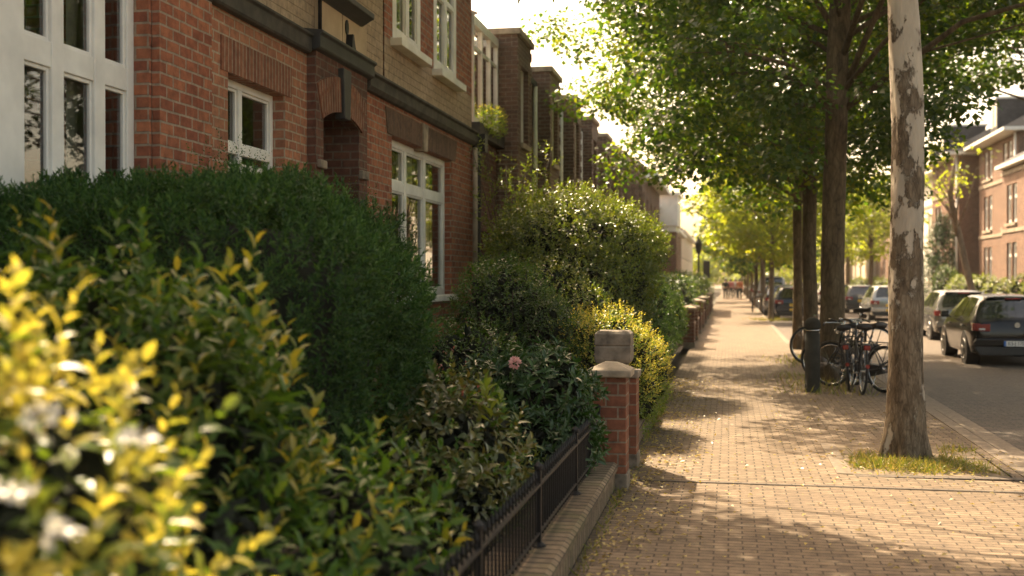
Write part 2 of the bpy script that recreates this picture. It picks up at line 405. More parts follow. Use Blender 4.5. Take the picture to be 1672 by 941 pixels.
def leaves_obj(name, P, A, Nn, L, W, mats, mi=None, template=FOLD4, parent=None, local=False):
    T, F = template
    n = len(P); A = unit(A); B = unit(np.cross(A, Nn)); N2 = np.cross(B, A)
    L = np.broadcast_to(L, (n,)); W = np.broadcast_to(W, (n,))
    V = (P[:, None] + T[None, :, 0, None] * (A * L[:, None])[:, None] + T[None, :, 1, None] * (B * W[:, None])[:, None]
         + T[None, :, 2, None] * (N2 * L[:, None])[:, None])
    k = len(T); flat = np.concatenate([np.array(f) for f in F]); per = len(flat)
    idx = (np.arange(n)[:, None] * k + flat[None]).ravel()
    sizes = np.array([len(f) for f in F]); starts = np.concatenate([[0], np.cumsum(sizes)[:-1]])
    ls = (np.arange(n)[:, None] * per + starts[None]).ravel()
    me = bpy.data.meshes.new(name)
    me.vertices.add(n * k); me.vertices.foreach_set('co', V.reshape(-1).astype(np.float32))
    me.loops.add(len(idx)); me.loops.foreach_set('vertex_index', idx.astype(np.int32))
    me.polygons.add(len(ls)); me.polygons.foreach_set('loop_start', ls.astype(np.int32))
    if not isinstance(mats, (list, tuple)): mats = [mats]
    for m in mats: me.materials.append(M[m])
    if mi is not None: me.polygons.foreach_set('material_index', np.repeat(mi, len(F)).astype(np.int32))
    me.polygons.foreach_set('use_smooth', np.ones(len(ls), dtype=bool))
    me.update(calc_edges=True); me.validate()
    o = bpy.data.objects.new(name, me); COL.objects.link(o)
    if parent is not None: adopt(o, parent, local)
    return o

def rdir(n):
    return unit(RNG.normal(size=(n, 3)))

def lump_points(lumps, n, lo=.72, hi=1.04, zmin=.03, down=.0):
    """points in the outer shell of a union of ellipsoids, with outward normals"""
    areas = np.array([(r[0] * r[1] + r[0] * r[2] + r[1] * r[2]) for c, r in lumps]); areas = areas / areas.sum()
    Ps = []; Ns = []
    for (c, r), a in zip(lumps, areas):
        m = int(n * a * 1.5) + 4
        d = rdir(m); c = np.array(c); r = np.array(r)
        q = (lo + (hi - lo) * RNG.random(m) ** .6)[:, None]
        p = c + d * r * q; nn = unit(d / r)
        keep = p[:, 2] > zmin
        for c2, r2 in lumps:
            if c2 is c or (tuple(c2) == tuple(c)): continue
            keep &= (((p - np.array(c2)) / np.array(r2)) ** 2).sum(1) > .62
        Ps.append(p[keep]); Ns.append(nn[keep])
    P = np.concatenate(Ps); Nn = np.concatenate(Ns)
    if len(P) > n:
        s = RNG.choice(len(P), n, replace=False); P = P[s]; Nn = Nn[s]
    return P, Nn

def sprig_arrays(P, Nn, m, L, W, stem, up=.5, jit=.45, tipk=0, spread=1.0, shrink=.45):
    """m leaves spiralling up a short stem at each point"""
    n = len(P)
    ax = unit(Nn * .8 + np.array([0, 0, up]) + rdir(n) * jit)
    ref = rdir(n); u = unit(np.cross(ax, ref)); w = np.cross(ax, u)
    k = np.arange(m)[None]; ph = RNG.random((n, 1)) * 6.28
    ang = ph + k * 2.4
    t = k / max(1, m - 1)
    rad = u[:, None] * np.cos(ang)[..., None] + w[:, None] * np.sin(ang)[..., None]
    el = (.25 + .75 * t)[..., None]
    A = unit(rad * spread * (1.1 - .6 * t)[..., None] + ax[:, None] * el + RNG.normal(size=(n, m, 3)) * .12)
    base = P[:, None] + ax[:, None] * (stem * (t - .55))[..., None]
    size = (1 - shrink * t) * (.55 + .75 * RNG.random((n, m))) * (.8 + .4 * RNG.random((n, 1)))
    up_n = unit(ax[:, None] * .9 - rad * .3 + RNG.normal(size=(n, m, 3)) * .2)
    mi = ((m - 1 - k) < tipk) * np.ones((n, 1))
    return (base.reshape(-1, 3), A.reshape(-1, 3), up_n.reshape(-1, 3), (L * size).ravel(), (W * size).ravel(), mi.ravel().astype(int))

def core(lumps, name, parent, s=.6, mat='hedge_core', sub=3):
    """dark filler cards in each lump, inner shade put into their colour"""
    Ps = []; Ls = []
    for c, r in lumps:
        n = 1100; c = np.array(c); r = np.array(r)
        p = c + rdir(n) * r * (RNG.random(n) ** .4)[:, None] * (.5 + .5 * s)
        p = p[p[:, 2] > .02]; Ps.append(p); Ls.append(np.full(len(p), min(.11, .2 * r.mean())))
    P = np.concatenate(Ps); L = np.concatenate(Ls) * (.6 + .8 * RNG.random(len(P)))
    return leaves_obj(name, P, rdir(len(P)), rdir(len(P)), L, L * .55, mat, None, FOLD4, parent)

def stems(lumps, parent, base=None, n=14, r=.012, mat='twig'):
    mb = MB()
    for i in range(n):
        c, rr = random.choice(lumps)
        b = Vector((c[0] * .25 + lumps[0][0][0] * .75, c[1] * .25 + lumps[0][0][1] * .75, 0)) + Vector((random.uniform(-.03, .03), random.uniform(-.03, .03), 0))
        d = rdir(1)[0]; e = Vector(c) + Vector((d[0] * rr[0], d[1] * rr[1], abs(d[2]) * rr[2])) * .85
        mid = b.lerp(e, .5) + Vector((random.uniform(-.1, .1), random.uniform(-.1, .1), .1))
        b.z = .0
        mb.tube([b, mid, e], [r, r * .8, r * .35], 5)
    return mb.build('branches', mat, parent, True)

def shrub(name, label, lumps, nspr, m, L, W, stem, mats, tipk=0, template=FOLD4, up=.5, jit=.45, corescale=.7, group=None, cat='shrub', tip_top=False, lo=.72, hi=1.06, spread=1., zmin=.04, shrink=.45, nstem=14):
    c0 = lumps[0][0]
    t = thing(name, label, cat, (c0[0], c0[1], 0), group=group)
    P, Nn = lump_points(lumps, nspr, lo, hi, zmin)
    a = list(sprig_arrays(P, Nn, m, L, W, stem, up, jit, tipk, spread, shrink))
    if tip_top:   # young tips only where the shoot is near the outside and top
        keep = np.repeat((Nn[:, 2] > -.1) & (RNG.random(len(P)) < tip_top), m)
        a[5] = a[5] * keep
    leaves_obj('foliage', *a[:5], mats, a[5], template, t)
    if nstem: stems(lumps, t, n=nstem)
    if corescale: core(lumps, 'dark_filler', t, corescale)
    return t
# ------------------------------------------------------------------ world, sun, camera
SUN_AZ, SUN_EL = 33., 47.      # degrees left of the street's direction, degrees up
w = bpy.data.worlds.new('World'); scene.world = w; w.use_nodes = True
nt = w.node_tree; nt.nodes.clear()
wo = nt.nodes.new('ShaderNodeOutputWorld'); bg = nt.nodes.new('ShaderNodeBackground')
sky = nt.nodes.new('ShaderNodeTexSky'); sky.sky_type = 'NISHITA'; sky.sun_disc = False
sky.sun_elevation = R(SUN_EL); sky.sun_rotation = R(-SUN_AZ)
sky.air_density = 1.0; sky.dust_density = 5.; sky.ozone_density = .6; sky.altitude = 0
warm = nt.nodes.new('ShaderNodeMix'); warm.data_type = 'RGBA'; warm.blend_type = 'MULTIPLY'
warm.inputs[0].default_value = 1; warm.inputs[7].default_value = (1.27, 1.0, .70, 1)   # hazy, warm afternoon air
nt.links.new(sky.outputs[0], warm.inputs[6]); nt.links.new(warm.outputs[2], bg.inputs['Color'])
bg.inputs['Strength'].default_value = .135
nt.links.new(bg.outputs[0], wo.inputs['Surface'])
w.cycles.sampling_method = 'MANUAL'; w.cycles.sample_map_resolution = 512

sl = bpy.data.lights.new('sun', 'SUN'); sl.energy = 4.3; sl.angle = R(.55); sl.color = (1., .81, .56)
so = bpy.data.objects.new('sun', sl); COL.objects.link(so)
sdir = Vector((-math.sin(R(SUN_AZ)) * math.cos(R(SUN_EL)), math.cos(R(SUN_AZ)) * math.cos(R(SUN_EL)), math.sin(R(SUN_EL))))
so.rotation_euler = (-sdir).to_track_quat('-Z', 'Y').to_euler(); so.location = sdir * 60

cam = bpy.data.cameras.new('camera'); co = bpy.data.objects.new('camera', cam); COL.objects.link(co)
cam.lens = 40.; cam.sensor_width = 36.; cam.clip_start = .05; cam.clip_end = 2000
co.location = (0, 0, 1.75)
co.rotation_euler = (R(90 - .478), 0, R(10.79))
cam.dof.use_dof = True; cam.dof.focus_distance = 10.6; cam.dof.aperture_fstop = 1.5; cam.dof.aperture_blades = 0
scene.camera = co
scene.view_settings.view_transform = 'Standard'; scene.view_settings.look = 'None'
scene.view_settings.exposure = 1.8; scene.view_settings.gamma = 1
scene.render.engine = 'CYCLES'
scene.cycles.use_denoising = True; scene.cycles.max_bounces = 7; scene.cycles.transparent_max_bounces = 8
scene.cycles.diffuse_bounces = 3; scene.cycles.glossy_bounces = 2; scene.cycles.transmission_bounces = 3
scene.cycles.caustics_reflective = False; scene.cycles.caustics_refractive = False
scene.cycles.sample_clamp_indirect = 6.

# ------------------------------------------------------------------ the setting
def sheet(name, x0, x1, y0, y1, z, mat, step=None, bumpy=0.):
    mb = MB()
    if not step: mb.add([(x0, y0, z), (x1, y0, z), (x1, y1, z), (x0, y1, z)], [(0, 1, 2, 3)])
    else:
        nx = max(1, int((x1 - x0) / step)); ny = max(1, int((y1 - y0) / step))
        vs = [(x0 + (x1 - x0) * i / nx, y0 + (y1 - y0) * j / ny, z) for j in range(ny + 1) for i in range(nx + 1)]
        vs = [(a, b, c + bumpy * noise.noise(Vector((a * .9, b * .5, 3.)))) for a, b, c in vs]
        mb.add(vs, [(j * (nx + 1) + i, j * (nx + 1) + i + 1, (j + 1) * (nx + 1) + i + 1, (j + 1) * (nx + 1) + i) for j in range(ny) for i in range(nx)])
    return struct(mb.build(name, mat, smooth=bool(step)))
sheet('ground', -140, 140, -60, 320, -.16, 'earth')
sheet('road', 1.4, 8.1, -30, 260, -.06, 'road_paver')
WX = -.9          # street face of the front garden walls
# pavement: the stretch before the tree pit runs crosswise, the rest lengthwise
sheet('pavement', WX - .05, 2.55, -12, 9.86, 0., 'paver', .3, .012)
mbp = MB()
PX0, PX1, PY0, PY1 = 1.08, 2.46, 10.55, 12.45    # the near tree pit
def slab(x0, x1, y0, y1): mbp.add([(x0, y0, 0), (x1, y0, 0), (x1, y1, 0), (x0, y1, 0)], [(0, 1, 2, 3)])
slab(WX - .05, 2.55, 9.92, PY0); slab(WX - .05, PX0, PY0, PY1); slab(PX1, 2.55, PY0, PY1); slab(WX - .05, 2.55, PY1, 31.); slab(WX - .05, 1.5, 31., 260)
struct(mbp.build('pavement', 'paver_long', uvrot=False))
struct(MB().box(WX - .05, 2.55, 9.86, 9.92, -.05, .006).build('drain_strip', 'road_paver'))
kb = MB()
kb.box(2.55, 2.76, -12, 31.15, -.14, .008); kb.box(1.5, 1.66, 31., 260, -.14, .008); kb.box(1.66, 2.55, 31., 31.15, -.14, .008)
struct(kb.build('kerb', 'kerb_stone', bevel=.012))
gut = MB(); gut.box(2.765, 3.0, -12, 31, -.1, -.045); struct(gut.build('gutter', 'kerb_stone'))
kb = MB(); kb.box(7.9, 8.08, -30, 260, -.14, .06); struct(kb.build('far_kerb', 'kerb_stone'))
sheet('far_pavement', 8.08, 10.9, -30, 260, .05, 'paver_long')
sheet('front_garden_soil', -4.4, WX - .22, -3, 60, .04, 'soil', .25, .05)
sheet('far_garden_soil', 10.9, 13.6, -30, 260, .06, 'soil')
# near tree pit
sheet('tree_pit_soil', PX0, PX1, PY0, PY1, -.006, 'dirt', .09, .03)
pe = MB()
pe.box(PX0 - .13, PX0 + .02, PY0 - .02, PY1, -.08, .008)

struct(pe.build('pit_edging', 'kerb_stone', bevel=.01))
pe = MB(); pe.prism([(PX0 + .02, .003), (2.54, .02), (2.54, -.1), (PX0 + .02, -.1)], PY0 - .12, PY0, 'y')
struct(pe.build('pit_edging', 'road_paver', bevel=.01))  # dark pavers stand in for the shadow line along the step
struct(MB().box(-4.3, WX + .0, 9.80, 10.25, -.03, .03).build('garden_path', 'paver_long', bevel=.01))

# ------------------------------------------------------------------ house building kit (facade plane X = const, u = Y, v = Z)
def facade(mb, X, u0, u1, v0, v1, ops, depth=.16, mi=0, face=1):
    """wall sheet with openings and their reveals; face=+1 looks to +X"""
    us = sorted({u0, u1, *[o[0] for o in ops], *[o[1] for o in ops]}); vs = sorted({v0, v1, *[o[2] for o in ops], *[o[3] for o in ops]})
    us = [u for u in us if u0 <= u <= u1]; vs = [v for v in vs if v0 <= v <= v1]
    for a, b in zip(us, us[1:]):
        for c, d in zip(vs, vs[1:]):
            mu, mv = (a + b) / 2, (c + d) / 2
            if any(o[0] < mu < o[1] and o[2] < mv < o[3] for o in ops): continue
            mb.add([(X, a, c), (X, b, c), (X, b, d), (X, a, d)], [(0, 1, 2, 3)], mi)
    for a, b, c, d in [o[:4] for o in ops]:
        Xi = X - depth * face
        mb.add([(X, a, c), (X, a, d), (Xi, a, d), (Xi, a, c)], [(0, 1, 2, 3)], mi)
        mb.add([(X, b, c), (X, b, d), (Xi, b, d), (Xi, b, c)], [(0, 1, 2, 3)], mi)
        mb.add([(X, a, d), (X, b, d), (Xi, b, d), (Xi, a, d)], [(0, 1, 2, 3)], mi)
        mb.add([(X, a, c), (X, b, c), (Xi, b, c), (Xi, a, c)], [(0, 1, 2, 3)], mi)

def window(root, X, a, b, c, d, mull=(), trans=(), fw=.06, depth=.16, face=1, sill=None, gl='glass', room=1.2, frame='white_paint', curtain=None, name='window'):
    Xi = X - depth * face
    mb = MB()
    def bx(u0, u1, v0, v1, t0=-.035, t1=.03): mb.box(min(Xi + t0 * face, Xi + t1 * face), max(Xi + t0 * face, Xi + t1 * face), u0, u1, v0, v1)
    e = .002
    bx(a + e, a + fw, c + e, d - e); bx(b - fw, b - e, c + e, d - e); bx(a + fw, b - fw, d - fw, d - e); bx(a + fw, b - fw, c + e, c + fw)
    for u, wd in mull: bx(u - wd / 2, u + wd / 2, c + fw, d - fw, -.03, .034)
    cuts = [a + fw] + [x for u, wd in sorted(mull) for x in (u - wd / 2, u + wd / 2)] + [b - fw]
    for k in range(0, len(cuts), 2):
        for v, wd in trans: bx(cuts[k], cuts[k + 1], v - wd / 2, v + wd / 2, -.028, .028)
    # casement lips round each light
    vb = [c + fw] + [x for v, wd in sorted(trans) for x in (v - wd / 2, v + wd / 2)] + [d - fw]
    for k in range(0, len(cuts), 2):
        for j in range(0, len(vb), 2):
            u0, u1, v0, v1 = cuts[k], cuts[k + 1], vb[j], vb[j + 1]; l = .028
            if u1 - u0 < .15 or v1 - v0 < .15: continue
            bx(u0, u0 + l, v0, v1, -.02, .012); bx(u1 - l, u1, v0, v1, -.02, .012); bx(u0 + l, u1 - l, v0, v0 + l, -.02, .012); bx(u0 + l, u1 - l, v1 - l, v1, -.02, .012)
    fr = mb.build(name, frame, root, bevel=.006)
    g = MB(); g.add([(Xi - .012 * face, a + fw * .6, c + fw * .6), (Xi - .012 * face, b - fw * .6, c + fw * .6), (Xi - .012 * face, b - fw * .6, d - fw * .6), (Xi - .012 * face, a + fw * .6, d - fw * .6)], [(0, 1, 2, 3)])
    g.build('pane', gl, fr)
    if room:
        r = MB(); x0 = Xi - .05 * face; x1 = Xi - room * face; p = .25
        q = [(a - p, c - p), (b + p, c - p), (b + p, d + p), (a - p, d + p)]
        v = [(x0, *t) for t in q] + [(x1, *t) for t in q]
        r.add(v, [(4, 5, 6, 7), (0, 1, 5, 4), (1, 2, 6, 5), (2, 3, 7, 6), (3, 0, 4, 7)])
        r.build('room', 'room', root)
    for cu in (curtain or []):
        u0, u1, v0, v1 = cu; k = MB(); n = max(6, int((u1 - u0) / .03)); xs = []
        for i in range(n + 1):
            u = u0 + (u1 - u0) * i / n; xx = Xi - (.14 + .022 * math.sin(i * 1.7)) * face
            xs += [(xx, u, v0), (xx, u, v1)]
        k.add(xs, [(2 * i, 2 * i + 2, 2 * i + 3, 2 * i + 1) for i in range(n)])
        k.build('curtain', 'curtain', fr, True)
    if sill:
        mat, proj, th, ext = sill
        s = MB(); s.box(min(X - depth * face * .6, X + proj * face), max(X - depth * face * .6, X + proj * face), a - ext, b + ext, c - th, c + .003)
        s.build('sill', mat, fr, bevel=.008)
    return fr

def shell(mb, X, u0, u1, v1, xb, mi=0):
    """sides, back and top of a house body behind the facade sheet"""
    mb.add([(X, u0, 0), (xb, u0, 0), (xb, u0, v1), (X, u0, v1)], [(0, 1, 2, 3)], mi)
    mb.add([(X, u1, 0), (xb, u1, 0), (xb, u1, v1), (X, u1, v1)], [(0, 1, 2, 3)], mi)
    mb.add([(xb, u0, 0), (xb, u1, 0), (xb, u1, v1), (xb, u0, v1)], [(0, 1, 2, 3)], mi)

FX = -4.3
# ---- house with the tall white window
h = thing('brick_house', 'red brick house whose tall white six light window stands above the clipped hedge', 'house', (FX, 3, 0))
op = [(3.6, 7.93, .8, 5.1)]
mb = MB(); facade(mb, FX, -4, 7.97, 0, 6.1, op, .17); shell(mb, FX, -4, 7.97, 6.1, -12); mb.build('wall', 'red_brick', h)
window(h, FX, 3.6, 7.93, .8, 5.1, [(4.3, .16), (4.9, .1), (5.45, .1), (6.43, .26), (6.93, .14), (7.45, .14)], [(3.235, .17), (1.55, .15)], .1, .15, sill=('stone', .06, .09, .05), curtain=[(5.2, 5.9, .9, 5.), (7.3, 7.5, .9, 5.)])
MB().box(-12.2, FX + .25, -4.1, 7.99, 6.1, 6.28).build('roof', 'roof_felt', h)

# ---- house with arched porch
h = thing('brick_house', 'brick house with tan upper storey and a dark arched porch under a black stone hood', 'house', (FX, 10.8, 0))
porch = (11.42, 12.60, .25, 3.6)
op = [(9.31, 10.61, 1.55, 3.55), porch]
mb = MB()
facade(mb, FX, 7.975, 11.2, 0, 4.07, [op[0]], .17)
mb.build('wall', 'red_brick_weathered', h)
mb = MB(); mb.box(FX + .001, FX + .065, 7.975, 8.86, 0, 4.05); mb.build('pilaster', 'red_brick', h)
mb = MB(); facade(mb, FX + .1, 11.2, 12.9, 0, 4.11, [porch], .9); mb.add([(FX + .1, 11.2, 0), (FX, 11.2, 0), (FX, 11.2, 4.11), (FX + .1, 11.2, 4.11)], [(0, 1, 2, 3)])
mb.add([(FX + .1, 12.9, 0), (FX, 12.9, 0), (FX, 12.9, 4.11), (FX + .1, 12.9, 4.11)], [(0, 1, 2, 3)]); mb.build('porch_wall', 'dark_brick', h)
# segmental arch over the porch: voussoirs fanning, plus the infill under the flat head
ar = MB(); cu = (11.42 + 12.60) / 2; nseg = 19; rad = 1.6; half = math.asin(.59 / rad); zc = 3.57 - rad
for i in range(nseg):
    a0 = -half * 1.12 + 2 * half * 1.12 * i / nseg; a1 = a0 + 2 * half * 1.12 / nseg * .86
    if abs(i - nseg // 2) < 1: continue
    q = [(cu + r_ * math.sin(t), zc + r_ * math.cos(t)) for r_, t in ((rad, a0), (rad, a1), (rad + .38, a1), (rad + .38, a0))]
    ar.prism(q, FX + .05, FX + .128, 'x')
ar.build('arch', 'soldier_brick', h, bevel=.004, uvrot=True)
ks = MB(); ks.prism([(cu - .09, 3.5), (cu + .09, 3.5), (cu + .13, 4.05), (cu - .13, 4.05)], FX + .05, FX + .17, 'x'); ks.build('keystone', 'black_stone', h, bevel=.01)
sp = MB()
for s_ in (-1, 1):   # spandrels that turn the square head into an arch
    pts = [(cu + s_ * .59, 3.6), (cu + s_ * .59, zc + rad * math.cos(half))] + [(cu + s_ * rad * math.sin(half * (1 - k / 8)), zc + rad * math.cos(half * (1 - k / 8))) for k in range(1, 9)] + [(cu, 3.6)]
    sp.prism(pts, FX - .05, FX + .098, 'x')
sp.build('spandrel', 'dark_brick', h)
MB().box(FX + .1, FX + .155, 12.58, 12.82, 2.9, 3.0).build('impost', 'old_stone', h, bevel=.012)
MB().box(FX + .1, FX + .145, 11.23, 11.43, 2.9, 2.99).build('impost', 'old_stone', h, bevel=.012)
MB().box(FX - .85, FX - .79, 11.42, 12.60, .25, 3.56).build('door', 'black_stone', h)
# hood and string course
mb = MB(); mb.prism([(FX + .1, 4.11), (FX + .15, 4.12), (FX + .17, 4.14), (FX + .17, 4.26), (FX + .20, 4.28), (FX + .20, 4.31), (FX - .03, 4.34), (FX - .03, 4.11)], 11.14, 12.98, 'y'); mb.build('hood', 'black_stone', h, bevel=.008)
mb = MB(); mb.prism([(FX - .05, 4.07), (FX + .07, 4.07), (FX + .085, 4.09), (FX + .085, 4.22), (FX + .11, 4.24), (FX + .11, 4.265), (FX - .05, 4.295)], 7.95, 11.135, 'y'); mb.build('string_course', 'grey_band', h, bevel=.006)
# tan storey
op2 = [(11.75, 12.7, 4.86, 6.7), (9.2, 10.6, 5.3, 6.9)]
mb = MB(); facade(mb, FX - .015, 7.975, 13.9, 4.3, 7.1, op2, .17); mb.build('upper_wall', 'tan_brick', h)
mb = MB(); shell(mb, FX - .02, 7.98, 13.9, 7.1, -12); mb.build('side_wall', 'red_brick', h)
mb = MB()
mb.box(FX - .014, FX + .03, 11.47, 12.22, 4.345, 4.72); mb.box(FX - .014, FX + .03, 12.25, 13.1, 4.345, 4.72); mb.build('stone_panel', 'sandstone', h, bevel=.004)
mb = MB(); mb.prism([(FX - .1, 4.72), (FX + .06, 4.72), (FX + .16, 4.78), (FX + .2, 4.8), (FX + .2, 4.86), (FX - .1, 4.88)], 11.5, 12.88, 'y'); mb.build('sill_ledge', 'black_stone', h, bevel=.006)
window(h, FX - .015, 11.75, 12.7, 4.88, 6.7, [(12.2, .07)], [(6.1, .07)], .07, .12)
window(h, FX - .015, 9.2, 10.6, 5.3, 6.9, [(9.9, .07)], [], .07, .12, sill=('white_paint', .08, .09, .04))
# window behind the hedge, its soldier lintel
window(h, FX, 9.31, 10.61, 1.55, 3.55, [(9.84, .075)], [(2.93, .09), (2.78, .06)], .07, .155, sill=('stone', .05, .09, .05), curtain=[(9.36, 9.62, 1.6, 3.5)])
MB().box(FX - .1, FX + .012, 9.16, 10.76, 3.553, 3.85).build('lintel', 'soldier_brick', h, uvrot=True)
MB().tube([(FX + .06, 11.43, 4.36), (FX + .06, 11.43, 7.05)], .022, 8).build('downpipe', 'iron', h, True)
# dark oval painted in as the niche's shaded hole, wedge as its figure
br = MB(); br.prism([(12.36 + .05 * math.cos(a), 4.60 + .085 * math.sin(a)) for a in [2 * math.pi * k / 18 for k in range(18)]], FX + .02, FX + .045, 'x')
br.prism([(12.33, 4.36), (12.47, 4.36), (12.43, 4.44), (12.40, 4.52), (12.36, 4.52)], FX + .02, FX + .11, 'x')
br.build('niche_plate', 'iron', h)
MB().box(-12.2, FX + .3, 7.95, 13.95, 7.1, 7.25).build('roof', 'roof_felt', h)

# ---- corner house with the big bay-height window
h = thing('brick_house', 'red brick end house with white sash windows over a large three light window', 'house', (FX, 16.3, 0))
op = [(14.16, 17.42, 1.5, 3.6)]
mb = MB(); facade(mb, FX + .02, 12.905, 18.9, 0, 4.0, op, .17); mb.build('wall', 'red_brick', h)
window(h, FX + .02, 14.16, 17.42, 1.5, 3.6, [(15.2, .1), (16.2, .12)], [(2.99, .13)], .1, .15, sill=('white_paint', .09, .09, .08), room=2., curtain=[(14.3, 14.7, 1.6, 3.5), (15.35, 15.7, 3.05, 3.5), (15.75, 16.1, 3.1, 3.5), (16.6, 17.1, 1.6, 3.5)])
li = MB(); li.prism([(13.95, 3.605), (15.62, 3.605), (15.62, 3.93), (13.86, 3.93)], FX - .1, FX + .035, 'x'); li.prism([(15.82, 3.605), (17.58, 3.605), (17.70, 3.93), (15.82, 3.93)], FX - .1, FX + .035, 'x'); li.build('lintel', 'dark_soldier', h, uvrot=True)
MB().prism([(15.63, 3.56), (15.81, 3.56), (15.86, 3.95), (15.58, 3.95)], FX - .1, FX + .06, 'x').build('keystone', 'stone', h, bevel=.008)
mb = MB(); mb.prism([(FX - .05, 4.0), (FX + .08, 4.0), (FX + .12, 4.05), (FX + .12, 4.17), (FX + .16, 4.19), (FX + .16, 4.22), (FX - .05, 4.25)], 12.985, 18.92, 'y'); mb.build('string_course', 'grey_band', h, bevel=.006)
op2 = [(14.25, 15.6, 4.86, 6.5), (16.35, 17.75, 4.84, 6.5)]
mb = MB(); facade(mb, FX, 13.905, 18.9, 4.25, 4.86 - .02, [], .17); mb.build('tan_course', 'tan_brick', h)
mb = MB(); facade(mb, FX, 13.905, 18.9, 4.84, 6.6, op2, .05); mb.build('upper_wall', 'red_brick', h)
for a, b, c, d in op2:
    window(h, FX, a, b, c, d, [((a + b) / 2, .16)], [(6.0, .07)], .17, .02, sill=('white_paint', .16, .1, .08), curtain=[(a + .1, b - .1, c + .1, d - .1)])
mb = MB(); shell(mb, FX - .001, 13.91, 18.9, 6.6, -12); mb.build('side_wall', 'dark_brick', h)
MB().box(-12.2, FX + .12, 13.96, 18.95, 6.6, 6.7).build('roof', 'roof_felt', h)
dp = MB(); dp.tube([(FX + .1, 18.72, .1), (FX + .1, 18.72, 3.95)], .045, 8); dp.build('downpipe', 'stone', h, True)
dp = MB(); dp.tube([(FX + .09, 18.98, 1.2), (FX + .09, 18.98, 3.5)], .05, 8); dp.box(FX + .0, FX + .24, 18.86, 19.08, 3.9, 4.2); dp.tube([(FX + .09, 18.98, 3.5), (FX + .09, 18.98, 4.0)], [.05, .07], 8); dp.build('rain_hopper', 'iron', h)

# ---- glazed balcony house between the end house and the terrace
h = thing('annex', 'low dark brick annex with a white glazed balcony on its ledge', 'annex', (FX, 20, 0))
mb = MB(); facade(mb, FX - .02, 18.905, 21.1, 0, 4.2, [(19.5, 20.4, .2, 2.6)], .2); shell(mb, FX - .02, 18.905, 21.1, 4.2, -6.4); mb.build('wall', 'dark_brick', h)
window(h, FX - .02, 19.5, 20.4, .2, 2.6, [(19.95, .08)], [(2.1, .08)], .08, .18, frame='black_plastic')
MB().box(-6.4, FX + .14, 18.93, 21.09, 4.2, 4.42).build('ledge', 'grey_band', h, bevel=.01)
gb = MB()
for yy in (18.99, 19.68, 20.38, 21.03):
    gb.box(FX - .06, FX + .02, yy - .035, yy + .035, 4.42, 6.1); gb.box(FX - 1.6, FX - 1.52, yy - .035, yy + .035, 4.42, 6.1)
for xx in (FX - .07, FX - 1.61):
    gb.box(xx - .001, xx + .1, 18.95, 21.07, 6.1, 6.25); gb.box(xx - .001, xx + .1, 18.95, 21.07, 4.421, 4.52); gb.box(xx + .02, xx + .07, 18.99, 21.03, 5.7, 5.76)
for yy in (18.955, 20.98): gb.box(FX - 1.5, FX - .08, yy, yy + .09, 6.11, 6.24)
gb.prism([(FX - 1.65, 6.25), (FX + .08, 6.25), (FX + .08, 6.29), (FX - .8, 6.62), (FX - 1.65, 6.29)], 18.95, 18.99, 'y')
gf = gb.build('balcony_frame', 'white_paint', h)
pn = MB(); pn.add([(FX - .02, 19, 4.5), (FX - .02, 21, 4.5), (FX - .02, 21, 6.1), (FX - .02, 19, 6.1)], [(0, 1, 2, 3)]); pn.build('pane', 'clear_glass', gf); pn = MB(); pn.add([(FX - 1.56, 19, 4.5), (FX - 1.56, 21, 4.5), (FX - 1.56, 21, 6.1), (FX - 1.56, 19, 6.1)], [(0, 1, 2, 3)]); pn.build('pane', 'clear_glass', gf)

